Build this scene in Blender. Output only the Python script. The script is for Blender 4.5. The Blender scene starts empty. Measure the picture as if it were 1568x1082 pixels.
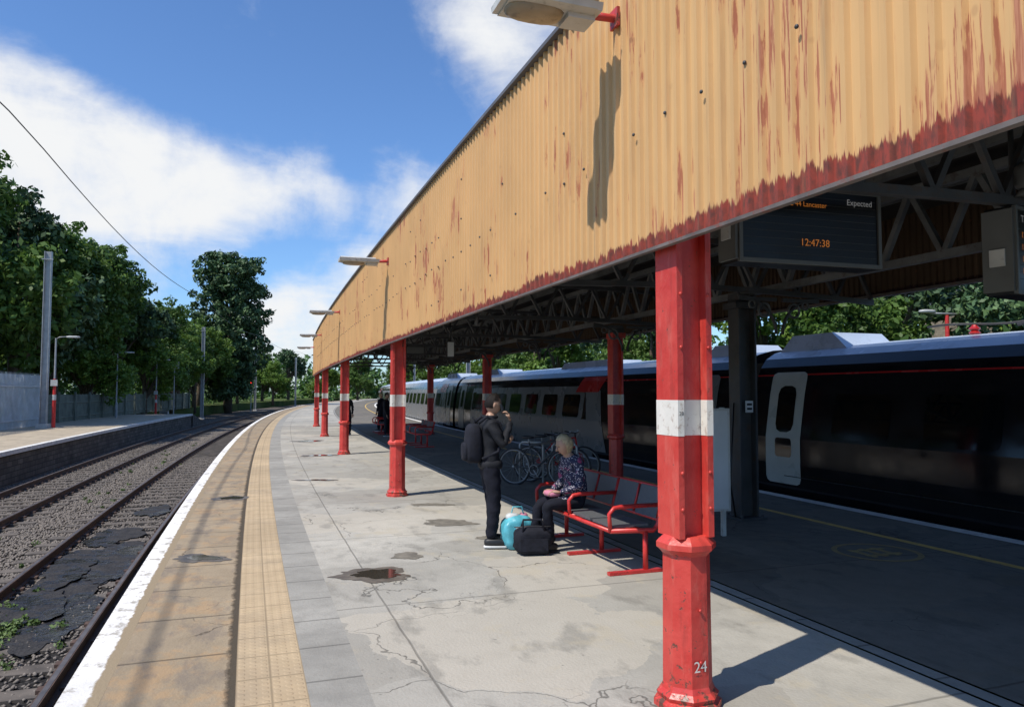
import bpy, math, random
import numpy as np
from mathutils import Vector, Matrix
rad=math.radians
rng=np.random.default_rng(7); random.seed(7)
scene=bpy.context.scene
R=600.0; PH0=rad(19.8); X0,Y0=0.99,4.25
def ph(s): return PH0-s/R
def P(s,d,z=0.0):
    a=ph(s)
    x=X0-R*(math.cos(a)-math.cos(PH0)); y=Y0-R*(math.sin(a)-math.sin(PH0))
    return Vector((x+d*math.cos(a), y+d*math.sin(a), z))
def FM(s):   # local frame: X = right (d), Y = forward (s)
    a=ph(s); return Matrix.Rotation(a,3,'Z')
# ------------------------------------------------------------------ mesh builder
class MB:
    def __init__(self): self.v=[];self.f=[];self.m=[];self.uv=[];self.sm=[]
    def add(self,vs,fs,m=0,uvs=None,smooth=False):
        o=len(self.v); self.v+= [tuple(v) for v in vs]
        self.uv+= list(uvs) if uvs is not None else [(0.0,0.0)]*len(vs)
        for i,f in enumerate(fs):
            self.f.append(tuple(j+o for j in f)); self.m.append(m[i] if isinstance(m,(list,tuple)) else m); self.sm.append(smooth)
    def box(self,c,size,rot=None,m=0,taper=1.0):
        c=Vector(c); sx,sy,sz=[a/2 for a in size]; vs=[]
        for z in (-1,1):
            t=taper if z>0 else 1
            for x,y in ((-1,-1),(1,-1),(1,1),(-1,1)):
                p=Vector((x*sx*t,y*sy*t,z*sz))
                if rot is not None: p=rot@p
                vs.append(c+p)
        self.add(vs,[(3,2,1,0),(4,5,6,7),(0,1,5,4),(1,2,6,5),(2,3,7,6),(3,0,4,7)],m)
    def tube(self,pts,r,n=8,m=0,smooth=True,closed=False,rot0=0.0,flat=1.0):
        pts=[Vector(p) for p in pts]; N=len(pts)
        rs=r if isinstance(r,(list,tuple)) else [r]*N
        vs=[];prev=None
        for i,p in enumerate(pts):
            if closed: t=(pts[(i+1)%N]-pts[i-1])
            else: t=(pts[min(i+1,N-1)]-pts[max(i-1,0)])
            t.normalize()
            if prev is None:
                up=Vector((0,0,1)) if abs(t.z)<.9 else Vector((0,1,0))
                u=t.cross(up).normalized()
            else:
                u=(prev-t*prev.dot(t)).normalized()
            prev=u; w=t.cross(u)
            for k in range(n):
                a=rot0+2*math.pi*k/n
                vs.append(p+(u*math.cos(a)+w*math.sin(a)*flat)*rs[i])
        fs=[]
        for i in range(N if closed else N-1):
            j=(i+1)%N
            for k in range(n):
                l=(k+1)%n; fs.append((i*n+k,i*n+l,j*n+l,j*n+k))
        if not closed: fs+= [tuple(range(n-1,-1,-1)), tuple((N-1)*n+k for k in range(n))]
        self.add(vs,fs,m,None,smooth)
    def bar(self,a,b,w,m=0): self.tube([a,b],w*.7071,4,m,False,rot0=math.pi/4)
    def lathe(self,c,prof,n=8,m=0,rot0=0.0,smooth=False):
        vs=[];c=Vector(c)
        for r,z in prof:
            for k in range(n):
                a=rot0+2*math.pi*k/n; vs.append(c+Vector((r*math.cos(a),r*math.sin(a),z)))
        fs=[];N=len(prof)
        for i in range(N-1):
            for k in range(n):
                l=(k+1)%n; fs.append((i*n+k,i*n+l,(i+1)*n+l,(i+1)*n+k))
        fs+= [tuple(range(n-1,-1,-1)), tuple((N-1)*n+k for k in range(n))]
        self.add(vs,fs,m,None,smooth)
    def sup(self,c,size,rot=None,e=.5,n=16,m=0,fn=None):
        c=Vector(c);vs=[];fs=[];h=n//2
        g=lambda a:math.copysign(abs(a)**e,a)
        for i in range(h+1):
            t=math.pi*i/h
            for k in range(n):
                a=2*math.pi*k/n
                p=Vector((g(math.sin(t)*math.cos(a)),g(math.sin(t)*math.sin(a)),g(math.cos(t))))
                if fn: p=fn(p)
                p=Vector((p.x*size[0]/2,p.y*size[1]/2,p.z*size[2]/2))
                if rot is not None: p=rot@p
                vs.append(c+p)
        for i in range(h):
            for k in range(n):
                l=(k+1)%n; fs.append((i*n+k,(i+1)*n+k,(i+1)*n+l,i*n+l))
        self.add(vs,fs,m,None,True)
    def strip(self,s0,s1,d0,d1,z0,z1=None,m=0,step=2.0,vert=False):
        """sheet between (d0,z0) and (d1,z1) swept along the line; uv=(s,d) or (s,z)"""
        if z1 is None: z1=z0
        n=max(1,int(round((s1-s0)/step))); vs=[];uv=[];fs=[]
        for i in range(n+1):
            s=s0+(s1-s0)*i/n
            vs+= [P(s,d0,z0),P(s,d1,z1)]
            uv+= [(s,z0),(s,z1)] if vert else [(s,d0),(s,d1)]
        for i in range(n):
            a=2*i; fs.append((a,a+1,a+3,a+2))
        self.add(vs,fs,m,uv)
    def sbox(self,s0,s1,d0,d1,z0,z1,m=0,step=2.0):
        n=max(1,int(round((s1-s0)/step))); vs=[];fs=[];uv=[]
        for i in range(n+1):
            s=s0+(s1-s0)*i/n
            for d,z in ((d0,z0),(d1,z0),(d1,z1),(d0,z1)):
                vs.append(P(s,d,z)); uv.append((s,z))
        for i in range(n):
            a=4*i
            for k in range(4):
                l=(k+1)%4; fs.append((a+k,a+4+k,a+4+l,a+l))
        fs+= [(0,1,2,3),(4*n+3,4*n+2,4*n+1,4*n)]
        self.add(vs,fs,m,uv)
    def obj(self,name,mats,parent=None,loc=None,rz=0.0):
        me=bpy.data.meshes.new(name); me.from_pydata(self.v,[],self.f)
        for mt in mats: me.materials.append(mt)
        me.polygons.foreach_set('material_index',self.m)
        me.polygons.foreach_set('use_smooth',self.sm)
        uvl=me.uv_layers.new(name='UVMap')
        li=np.empty(len(me.loops),dtype=np.int32); me.loops.foreach_get('vertex_index',li)
        uvl.data.foreach_set('uv',np.array(self.uv,dtype=np.float32)[li].ravel())
        me.update()
        o=bpy.data.objects.new(name,me); scene.collection.objects.link(o)
        if parent: o.parent=parent
        if loc is not None: o.location=loc
        o.rotation_euler=(0,0,rz)
        return o
def empty(name,loc=(0,0,0)):
    o=bpy.data.objects.new(name,None); scene.collection.objects.link(o); o.location=loc; o.empty_display_size=.2; return o
def npmesh(name,V,F,mats,parent=None,mi=None):
    me=bpy.data.meshes.new(name); k=F.shape[1]
    me.vertices.add(len(V)); me.vertices.foreach_set('co',V.astype(np.float32).ravel())
    me.loops.add(F.size); me.loops.foreach_set('vertex_index',F.astype(np.int32).ravel())
    me.polygons.add(len(F)); me.polygons.foreach_set('loop_start',np.arange(0,F.size,k,dtype=np.int32))
    me.polygons.foreach_set('loop_total',np.full(len(F),k,dtype=np.int32))
    for mt in mats: me.materials.append(mt)
    me.update(calc_edges=True); me.validate()
    return me
# ------------------------------------------------------------------ materials
class NT:
    def __init__(self,name):
        self.mat=bpy.data.materials.new(name); self.mat.use_nodes=True
        self.t=self.mat.node_tree; self.n=self.t.nodes; self.l=self.t.links
        self.b=self.n['Principled BSDF']; self.out=self.n['Material Output']
    def new(self,t,**k):
        n=self.n.new(t)
        for a,b in k.items(): setattr(n,a,b)
        return n
    def link(self,a,b): self.l.new(a,b)
    def val(self,sock,v):
        if isinstance(v,bpy.types.NodeSocket): self.l.new(v,sock)
        else: sock.default_value=v
    def coord(self,kind='Object',scale=(1,1,1),loc=(0,0,0)):
        tc=self.new('ShaderNodeTexCoord'); mp=self.new('ShaderNodeMapping')
        self.link(tc.outputs[kind],mp.inputs[0]); mp.inputs['Scale'].default_value=scale; mp.inputs['Location'].default_value=loc
        return mp.outputs[0]
    def noise(self,co,scale=5,detail=4,rough=.55,dist=0):
        n=self.new('ShaderNodeTexNoise'); self.link(co,n.inputs['Vector'])
        n.inputs['Scale'].default_value=scale;n.inputs['Detail'].default_value=min(detail,5)
        n.inputs['Roughness'].default_value=rough; n.inputs['Distortion'].default_value=dist
        return n.outputs['Fac']
    def vor(self,co,scale=5,feature='F1',out='Distance'):
        n=self.new('ShaderNodeTexVoronoi',feature=feature); self.link(co,n.inputs['Vector']); n.inputs['Scale'].default_value=scale
        return n.outputs[out]
    def math(self,op,a,b=0.0,c=None,clamp=False):
        n=self.new('ShaderNodeMath',operation=op); n.use_clamp=clamp
        self.val(n.inputs[0],a); self.val(n.inputs[1],b)
        if c is not None: self.val(n.inputs[2],c)
        return n.outputs[0]
    def ramp(self,v,a,b,lo=0.0,hi=1.0):
        n=self.new('ShaderNodeMapRange'); self.val(n.inputs[0],v)
        n.inputs[1].default_value=a;n.inputs[2].default_value=b;n.inputs[3].default_value=lo;n.inputs[4].default_value=hi
        return n.outputs[0]
    def mix(self,f,a,b):
        n=self.new('ShaderNodeMix',data_type='RGBA')
        self.val(n.inputs[0],f)
        for s,v in ((n.inputs[6],a),(n.inputs[7],b)):
            if isinstance(v,bpy.types.NodeSocket): self.l.new(v,s)
            else: s.default_value=(v[0],v[1],v[2],1)
        return n.outputs[2]
    def sep(self,co):
        n=self.new('ShaderNodeSeparateXYZ'); self.link(co,n.inputs[0]); return n.outputs
    def bump(self,h,strength=.3,dist=.02):
        n=self.new('ShaderNodeBump'); self.link(h,n.inputs['Height']); n.inputs['Strength'].default_value=strength; n.inputs['Distance'].default_value=dist
        self.link(n.outputs[0],self.b.inputs['Normal'])
    def fin(self,col,rough=.7,metal=0.0,spec=.5):
        self.val(self.b.inputs['Base Color'],(col[0],col[1],col[2],1) if isinstance(col,tuple) else col)
        self.val(self.b.inputs['Roughness'],rough); self.val(self.b.inputs['Metallic'],metal)
        self.b.inputs['Specular IOR Level'].default_value=spec
        return self.mat
def simple(name,c,rough=.6,metal=0,var=.2,scale=4,bump=.0,bs=40,spec=.5,dirt=None):
    t=NT(name); co=t.coord()
    n=t.noise(co,scale,3)
    col=t.mix(t.ramp(n,.3,.7),tuple(x*(1-var) for x in c),tuple(min(1,x*(1+var)) for x in c))
    if dirt:
        col=t.mix(t.ramp(t.noise(co,scale*2.3,5,.7),.55,.68,0,.8),col,dirt)
    if bump: t.bump(t.noise(co,bs,3),bump,.01)
    r=t.ramp(n,.3,.7,max(.02,rough-.06),min(1,rough+.08))
    return t.fin(col,r,metal,spec)
def emis(name,c,s):
    t=NT(name); t.b.inputs['Base Color'].default_value=(*c,1); t.b.inputs['Emission Color'].default_value=(*c,1); t.b.inputs['Emission Strength'].default_value=s
    return t.mat

def fascia_mat(name,ochre,red,wear=0.0):
    t=NT(name); co=t.coord('UV'); s=t.sep(co)
    big=t.coord('UV',(1.1,.7,1)); fine=t.coord('UV',(30,9,1))
    # broad, soft fading of the paint
    base=t.mix(t.ramp(t.noise(t.coord('UV',(1.4,.9,1)),1,4),.35,.65),ochre,tuple(x*.86 for x in ochre))
    fl=t.math('FRACT',t.math('MULTIPLY',s[0],10.0))
    wn=t.new('ShaderNodeTexWhiteNoise',noise_dimensions='1D'); t.link(t.math('FLOOR',t.math('MULTIPLY',s[0],10.0)),wn.inputs['W'])
    base=t.mix(t.math('MULTIPLY',wn.outputs['Value'],.14),base,tuple(x*.68 for x in ochre))
    base=t.mix(t.ramp(fl,.53,.60,0,.18),base,(ochre[0]*.72,ochre[1]*.58,ochre[2]*.48))  # ribs tinted darker: shading of the corrugation put into the colour
    nf=t.noise(fine,1.2,5,.7)
    base=t.mix(t.ramp(nf,.58,.72,0,.22),base,(ochre[0]*1.0,ochre[1]*1.10,ochre[2]*1.25))
    # discrete flaking streaks: thin red-brown runs, ragged edges, concentrated in worn areas
    a=t.noise(t.coord('UV',(34,1.5,1)),1,4,.62); a2=t.noise(t.coord('UV',(75,3.2,1)),1,4,.65); b=t.noise(big,1.0,3,.55)
    worn=t.ramp(b,.40,.66,-.10,.10)
    worn=t.math('ADD',worn,t.ramp(s[0],1.5,-2.5,0,.065))
    worn=t.math('ADD',worn,t.ramp(s[1],3.2,2.6,0,.035))
    k=t.math('ADD',t.math('ADD',t.math('MULTIPLY',a,.7),t.math('MULTIPLY',a2,.3)),worn)
    k=t.math('ADD',k,t.math('MULTIPLY',t.math('SUBTRACT',nf,.5),.10))
    m=t.ramp(k,.602-wear,.632-wear)
    m2=t.ramp(k,.55-wear,.61-wear,0,.35)
    pink=(min(1,red[0]*1.25),red[1]*1.7,red[2]*1.75)
    col=t.mix(m2,base,(ochre[0]*.86,ochre[1]*.66,ochre[2]*.62))
    col=t.mix(t.math('MULTIPLY',m,.80),col,t.mix(t.ramp(a2,.42,.58),pink,(red[0]*.85,red[1]*.75,red[2]*.75)))
    e=t.noise(t.coord('UV',(24,1.1,1)),1,5,.75); e2=t.noise(t.coord('UV',(.9,.1,1)),1,2,.5)
    lim=t.math('ADD',t.math('ADD',t.math('MULTIPLY',e,.27),t.math('MULTIPLY',e2,.12)),2.458)
    lim=t.math('ADD',lim,t.ramp(s[0],4.0,-1.0,-.025,.01))
    pe=t.ramp(t.math('SUBTRACT',lim,s[1]),-.006,.008)
    col=t.mix(pe,col,t.mix(t.ramp(nf,.42,.62),(red[0]*.78,red[1]*.50,red[2]*.55),(red[0]*.34,red[1]*.40,red[2]*.5)))
    # dark dirt dribbles
    g=t.ramp(t.noise(t.coord('UV',(16,.5,1)),1.0,4,.6),.60,.74,0,.38)
    col=t.mix(g,col,(.24,.15,.085))
    rust=t.ramp(t.vor(t.coord('UV',(8,5,1)),1.0),.07,.13,.5,0); col=t.mix(t.math('MULTIPLY',rust,t.ramp(b,.45,.6)),col,(.22,.08,.04))
    t.bump(t.math('ADD',t.math('MAXIMUM',pe,m),t.math('MULTIPLY',nf,-.6)),-.22,.008)
    return t.fin(col,.62,0,.35)
M_fascia=fascia_mat('fascia_ochre_paint',(.68,.42,.185),(.37,.105,.062))
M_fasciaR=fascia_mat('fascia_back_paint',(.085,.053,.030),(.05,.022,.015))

def paving(name,c,kind):
    t=NT(name); co=t.coord('UV'); s=t.sep(co)
    w=t.new('ShaderNodeVectorMath',operation='ADD'); t.link(co,w.inputs[0])
    nz=t.new('ShaderNodeTexNoise'); t.link(co,nz.inputs['Vector']); nz.inputs['Scale'].default_value=2.2; nz.inputs['Detail'].default_value=4
    sc=t.new('ShaderNodeVectorMath',operation='SCALE'); t.link(nz.outputs['Color'],sc.inputs[0]); sc.inputs['Scale'].default_value=.55
    t.link(sc.outputs[0],w.inputs[1]); wco=w.outputs[0]
    n1=t.noise(co,.55,5,.6); n2=t.noise(co,5,5,.65); n3=t.noise(co,45,3)
    col=t.mix(t.ramp(n1,.35,.65),tuple(x*.78 for x in c),tuple(x*1.1 for x in c))
    col=t.mix(t.ramp(n2,.45,.75,0,.5),col,tuple(x*.60 for x in c))
    col=t.mix(t.ramp(n3,.5,.7,0,.3),col,tuple(x*.7 for x in c))
    h=n3
    def joints(v,period,width,off=0.0,wob=.0):
        a=t.math('ADD',v,off)
        if wob: a=t.math('ADD',a,t.math('MULTIPLY',t.noise(co,3,4),wob))
        f=t.math('ABSOLUTE',t.math('SUBTRACT',t.math('FRACT',t.math('DIVIDE',a,period)),.5))
        return t.ramp(f,.5-width/period*1.6,.5-width/period*.4)
    dark=tuple(x*.22 for x in c)
    if kind=='concrete':
        cr=t.vor(wco,.7,'DISTANCE_TO_EDGE'); crm=t.math('MULTIPLY',t.ramp(cr,.001,.0055,.75,0),t.ramp(t.noise(co,.45,2),.50,.56))
        cr2=t.vor(wco,2.6,'DISTANCE_TO_EDGE'); crm2=t.math('MULTIPLY',t.ramp(cr2,.002,.010,.4,0),t.ramp(t.noise(co,.6,3),.61,.65))
        j1=joints(s[0],2.9,.010,.4,.03)
        j2=joints(s[1],3.0,.008,1.25,.02)
        mk=t.math('MAXIMUM',t.math('MAXIMUM',crm,crm2),t.math('MULTIPLY',t.math('MAXIMUM',j1,j2),.55))
        wn=t.new('ShaderNodeTexWhiteNoise',noise_dimensions='2D'); cb=t.new('ShaderNodeCombineXYZ')
        t.link(t.math('FLOOR',t.math('DIVIDE',t.math('ADD',s[0],.4+1.45),2.9)),cb.inputs[0]); t.link(t.math('FLOOR',t.math('DIVIDE',t.math('ADD',s[1],1.25+1.5),3.0)),cb.inputs[1]); t.link(cb.outputs[0],wn.inputs['Vector'])
        col=t.mix(t.math('MULTIPLY',wn.outputs['Value'],.45),col,tuple(x*.62 for x in c))
        vc=t.sep(t.vor(wco,.62,'F1','Color'))[0]; col=t.mix(t.ramp(vc,.60,.64,0,.42),col,(c[0]*.60,c[1]*.59,c[2]*.58)); col=t.mix(t.ramp(vc,.2,.17,0,.4),col,(c[0]*1.12,c[1]*1.06,c[2]*.98))
        st=t.ramp(t.noise(t.coord('UV',(.9,1.6,1)),1.3,5,.62),.55,.64,0,.5)
        col=t.mix(st,col,tuple(x*.42 for x in c))
        fl=t.ramp(t.noise(t.coord('UV',(1,1,1),(7,3,0)),1.4,5,.7),.56,.64,0,.4)
        col=t.mix(fl,col,(c[0]*.98,c[1]*.90,c[2]*.75))
        sp=t.ramp(t.vor(co,9),.05,.11,.6,0); sp=t.math('MULTIPLY',sp,t.ramp(t.noise(co,1.7,2),.5,.6))
        col=t.mix(sp,col,tuple(x*.35 for x in c))
        gum=t.ramp(t.vor(co,3.1),.03,.045,.6,0); col=t.mix(gum,col,tuple(x*.4 for x in c))
        col=t.mix(mk,col,dark); h=t.math('SUBTRACT',n3,t.math('MULTIPLY',mk,3))
    elif kind=='coping':
        j1=joints(s[0],.92,.012,.1,.01)
        fl=t.ramp(t.noise(co,2.2,5,.7),.5,.6,0,.6)
        col=t.mix(fl,col,(c[0]*1.12,c[1]*.92,c[2]*.72))
        gs=t.ramp(t.noise(t.coord('UV',(1.2,2.5,1)),1.6,5,.7),.50,.62,0,.65); col=t.mix(gs,col,(.20,.165,.13))
        edge=t.math('ADD',s[1],t.math('MULTIPLY',t.noise(co,7,5,.7),.12)); em=t.ramp(edge,-2.405,-2.375)
        mk=t.math('MAXIMUM',t.math('MULTIPLY',j1,.7),em)
        cr2=t.vor(wco,1.2,'DISTANCE_TO_EDGE'); mk=t.math('MAXIMUM',mk,t.math('MULTIPLY',t.ramp(cr2,.003,.010,.7,0),t.ramp(t.noise(co,.5,3),.54,.58)))
        col=t.mix(mk,col,dark); h=t.math('SUBTRACT',n3,t.math('MULTIPLY',mk,3))
    elif kind=='tactile':
        j1=joints(s[0],.40,.007,0,0); j2=joints(s[1],.2,.006,.0,0)
        mk=t.math('MULTIPLY',t.math('MAXIMUM',j1,j2),.5)
        wn=t.new('ShaderNodeTexWhiteNoise',noise_dimensions='1D'); t.link(t.math('FLOOR',t.math('DIVIDE',t.math('ADD',s[0],.2),.4)),wn.inputs['W'])
        col=t.mix(t.math('MULTIPLY',wn.outputs['Value'],.3),col,(c[0]*.72,c[1]*.7,c[2]*.7))
        dots=t.math('MULTIPLY',t.math('ABSOLUTE',t.math('SINE',t.math('MULTIPLY',s[0],47.12))),t.math('ABSOLUTE',t.math('SINE',t.math('MULTIPLY',s[1],47.12))))
        h=t.math('ADD',t.ramp(dots,.55,.8),t.math('MULTIPLY',n3,.3))
        gs=t.ramp(t.noise(co,1.1,5,.7),.48,.68,0,.5); col=t.mix(gs,col,(.26,.21,.15))
        col=t.mix(mk,col,dark)
    elif kind=='paver':
        j1=joints(s[0],.62,.010,.2,.01)
        wn=t.new('ShaderNodeTexWhiteNoise',noise_dimensions='1D'); t.link(t.math('FLOOR',t.math('DIVIDE',t.math('ADD',s[0],.51),.62)),wn.inputs['W'])
        col=t.mix(t.math('MULTIPLY',wn.outputs['Value'],.3),col,tuple(x*.7 for x in c))
        gs=t.ramp(t.noise(co,1.4,5,.7),.5,.65,0,.4); col=t.mix(gs,col,tuple(x*.55 for x in c))
        mk=t.math('MULTIPLY',j1,.6); col=t.mix(mk,col,dark); h=t.math('SUBTRACT',n3,t.math('MULTIPLY',mk,2))
    elif kind=='white':
        wm=t.ramp(t.noise(co,6,5,.72),.53,.62,0,.75); col=t.mix(wm,col,(.25,.22,.17))
        em=t.ramp(t.math('ADD',s[1],t.math('MULTIPLY',t.noise(co,5,5,.7),.1)),-3.15,-3.135); 
        col=t.mix(em,col,(.30,.235,.15))
    t.bump(h,.35,.012)
    return t.fin(col,t.ramp(n2,.3,.7,.75,.95),0,.3)
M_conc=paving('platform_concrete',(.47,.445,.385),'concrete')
M_concShade=paving('platform_concrete_shade_tone',(.21,.19,.155),'concrete')  # darkened copy of the concrete, canopy shade painted into its colour
M_cop=paving('coping_slabs',(.36,.285,.19),'coping')
M_tac=paving('tactile_buff',(.55,.42,.26),'tactile')
M_pav=paving('grey_pavers',(.36,.345,.305),'paver')
M_white=paving('edge_white_paint',(.88,.86,.81),'white')
M_yel=simple('yellow_line_paint',(.66,.43,.11),.8,0,.2,8,.1,60,dirt=(.25,.2,.12))
M_yel2=simple('worn_yellow_marking',(.34,.25,.10),.8,0,.2,8,.1,60,dirt=(.2,.17,.12))
M_joint=simple('drain_slot_dark',(.03,.028,.025),.9)
def brick_mat(name,a,b,mort,sc=1.0):
    t=NT(name); co=t.coord('UV',(sc,sc,1)); n=t.new('ShaderNodeTexBrick'); t.link(co,n.inputs['Vector'])
    n.inputs['Color1'].default_value=(*a,1);n.inputs['Color2'].default_value=(*b,1);n.inputs['Mortar'].default_value=(*mort,1)
    n.inputs['Scale'].default_value=1;n.inputs['Mortar Size'].default_value=.012;n.inputs['Brick Width'].default_value=.5;n.inputs['Row Height'].default_value=.17
    col=t.mix(t.ramp(t.noise(t.coord('UV',(1,1,1)),1.5,5,.65),.4,.7,0,.75),n.outputs['Color'],tuple(x*.3 for x in a))
    t.bump(n.outputs['Fac'],-.4,.02)
    return t.fin(col,.9,0,.2)
M_wall=brick_mat('platform_wall_blocks',(.19,.17,.145),(.11,.10,.085),(.05,.045,.04))
M_stone=brick_mat('building_stone',(.36,.29,.2),(.28,.22,.15),(.2,.17,.13))
def gravel(name,c,dark,sc=22):
    t=NT(name); co=t.coord('Object'); v=t.vor(co,sc,'F1','Color'); d=t.vor(co,sc)
    s=t.sep(v); n=t.noise(co,.5,5,.6)
    col=t.mix(s[0],tuple(x*.45 for x in c),tuple(x*1.35 for x in c))
    col=t.mix(t.ramp(d,.3,.75),col,dark)
    col=t.mix(t.ramp(n,.45,.65,0,.6),col,tuple(x*.5 for x in c))
    t.bump(d,-.9,.03)
    return t.fin(col,.95,0,.2)
M_bal=gravel('ballast',(.17,.145,.12),(.04,.035,.03))
M_bald=gravel('ballast_oily',(.045,.041,.038),(.012,.011,.01),30)
def mudmat():
    t=NT('track_mud'); co=t.coord(); n=t.noise(co,4,5,.7); v=t.vor(co,26)
    col=t.mix(t.ramp(n,.35,.65),(.012,.012,.014),(.040,.036,.033)); wet=t.ramp(t.noise(co,1.6,4,.6),.46,.54)
    t.bump(t.math('ADD',t.math('MULTIPLY',v,t.ramp(wet,0,1,1,.05)),n),.7,.02)
    return t.fin(col,t.ramp(wet,0,1,.85,.10),0,.5)
M_mud=mudmat()
M_stones=simple('ballast_stones',(.19,.165,.14),.9,0,.5,30)
def grass_mat():
    t=NT('grass_ground'); co=t.coord(); n=t.noise(co,.3,5); n2=t.noise(co,9,5,.7)
    col=t.mix(t.ramp(n,.4,.6),(.07,.11,.025),(.13,.15,.05)); col=t.mix(t.ramp(n2,.4,.7,0,.7),col,(.02,.035,.012))
    t.bump(n2,.8,.1); return t.fin(col,.95,0,.1)
M_grass=grass_mat()
def leaf_mat(name,a,b,tr=.35):
    t=NT(name); g=t.new('ShaderNodeNewGeometry'); co=t.coord()
    c=t.mix(g.outputs['Random Per Island'],a,b)
    c=t.mix(t.ramp(t.noise(co,.45,2),.38,.62,0,.7),c,tuple(x*.5 for x in a))
    t.fin(c,.55,0,.35)
    if tr:
        tl=t.new('ShaderNodeBsdfTranslucent'); t.link(c,tl.inputs[0])
        mx=t.new('ShaderNodeMixShader'); mx.inputs[0].default_value=tr
        t.link(t.b.outputs[0],mx.inputs[1]); t.link(tl.outputs[0],mx.inputs[2]); t.link(mx.outputs[0],t.out.inputs[0])
    return t.mat
M_leafA=leaf_mat('leaves_mid',(.08,.16,.028),(.155,.255,.05),.3)
M_leafB=leaf_mat('leaves_dark',(.06,.115,.045),(.10,.17,.06),0)
M_leafC=leaf_mat('leaves_bright',(.12,.225,.03),(.22,.33,.055),.3)
M_leafD=leaf_mat('leaves_shrub',(.07,.15,.03),(.14,.24,.05),0)
M_weed=leaf_mat('weed_leaves',(.06,.11,.02),(.12,.18,.045),0)
M_bark=simple('bark',(.10,.075,.05),.95,0,.3,6,.6,20)
def redpaint():
    t=NT('column_red_paint'); co=t.coord(); 
    n=t.noise(co,5,5,.65)
    col=t.mix(t.ramp(n,.35,.65),(.52,.038,.030),(.62,.070,.052))
    col=t.mix(t.ramp(t.noise(t.coord('Object',(4,4,1)),3,5,.7),.55,.7,0,.55),col,(.64,.16,.12))
    z=t.sep(co)[2]
    lowm=t.math('ADD',t.ramp(z,1.0,.0,.0,.06),t.ramp(z,.14,.02,0,.07))
    ch=t.ramp(t.math('ADD',t.noise(co,16,5,.75),lowm),.645,.675)
    col=t.mix(ch,col,(.13,.06,.04))
    gr=t.ramp(t.noise(t.coord('Object',(5,5,.8)),2,5,.6),.54,.72,0,.55); col=t.mix(gr,col,(.16,.025,.02))
    t.bump(t.math('ADD',t.math('MULTIPLY',ch,-1),t.noise(co,30,3)),.35,.008)
    return t.fin(col,t.ramp(n,.3,.7,.32,.5),0,.5)
M_red=redpaint()
M_redb=simple('bench_red_paint',(.55,.035,.03),.35,0,.15,9,dirt=(.2,.03,.03))
M_wband=simple('column_white_paint',(.74,.70,.62),.5,0,.08,8,.1,30,dirt=(.35,.25,.18))
M_steel=simple('dark_girder_paint',(.055,.056,.058),.55,0,.35,3,.2,20,dirt=(.08,.05,.035))
M_girder=simple('girder_grey_paint',(.13,.135,.135),.55,0,.35,3,.2,20,dirt=(.07,.05,.035))
M_cream=simple('cream_paint',(.42,.38,.29),.7,0,.2,4,dirt=(.2,.15,.1))
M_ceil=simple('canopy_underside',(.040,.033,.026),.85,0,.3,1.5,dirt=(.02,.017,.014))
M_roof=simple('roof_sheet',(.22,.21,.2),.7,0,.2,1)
M_cap=simple('fascia_capping',(.10,.10,.11),.6,0,.2,3)
M_lip=simple('fascia_lip',(.13,.11,.10),.7,0,.35,5,dirt=(.2,.05,.03))
M_grey=simple('galvanised_steel',(.34,.35,.35),.5,.2,.2,3)
M_lgrey=simple('light_grey_casting',(.50,.50,.47),.55,0,.15,4,dirt=(.28,.27,.24))
M_glassd=simple('lamp_diffuser',(.30,.24,.16),.35,0,.3,5,dirt=(.12,.09,.06))
M_rail=simple('rail_rust',(.10,.062,.045),.7,.2,.3,4)
M_railt=simple('rail_top_steel',(.22,.19,.17),.45,.7,.2,6)
M_sleep=simple('sleeper',(.115,.098,.082),.9,0,.4,3,.3,20)
M_black=simple('black_plastic',(.012,.012,.014),.3,0,.1,4)
M_screen=simple('display_glass',(.006,.006,.008),.35,0,.1,4)
M_hous=simple('display_housing',(.12,.125,.12),.5,0,.1,4)
M_seatg=simple('bench_grey_panel',(.12,.125,.13),.5,.1,.15,30)
M_orange=emis('led_orange',(.55,.18,.03),.38)
M_wtext=emis('lettering_white',(.4,.4,.4),.2)
M_train=simple('train_black_paint',(.008,.008,.010),.12,0,.2,2,spec=.4)
M_tgrey=simple('train_grey_paint',(.17,.175,.18),.28,0,.1,1)
M_tlgrey=simple('train_door_paint',(.42,.44,.42),.3,0,.08,2)
M_tglass=simple('train_window_glass',(.004,.005,.006),.04,0,.1,1)
M_tred=simple('train_red_paint',(.42,.02,.02),.25,0,.1,2)
M_troof=simple('train_roof_sky_tint',(.42,.49,.59),.25,0,.12,1,dirt=(.30,.34,.4))  # roof paint with the blue-white sky reflection mixed into its colour
M_under=simple('underframe',(.02,.02,.02),.8)
M_water=simple('puddle_water',(.05,.042,.032),.03,0,.1,2,spec=.8)
M_wet=simple('wet_concrete',(.13,.11,.085),.5,0,.3,9,.2,40)
M_damp=simple('damp_concrete',(.19,.17,.135),.7,0,.3,9,.2,40)
M_skin=simple('skin',(.42,.25,.17),.5,0,.08,9)
M_hairk=simple('hair_dark',(.012,.009,.008),.7,0,.3,40,spec=.2)
M_hairb=simple('hair_blonde',(.50,.38,.22),.6,0,.35,30,.5,60)
M_jkt=simple('black_jacket',(.012,.013,.017),.75,0,.3,12,.5,25,spec=.3)
M_jean=simple('dark_jeans',(.012,.013,.020),.9,0,.3,12,.4,25,spec=.2)
M_rub=simple('white_sole',(.6,.6,.58),.6)
M_shoe=simple('black_shoe',(.015,.015,.016),.5)
M_pack=simple('backpack_fabric',(.014,.015,.022),.85,0,.3,14,.4,30,spec=.25)
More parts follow.
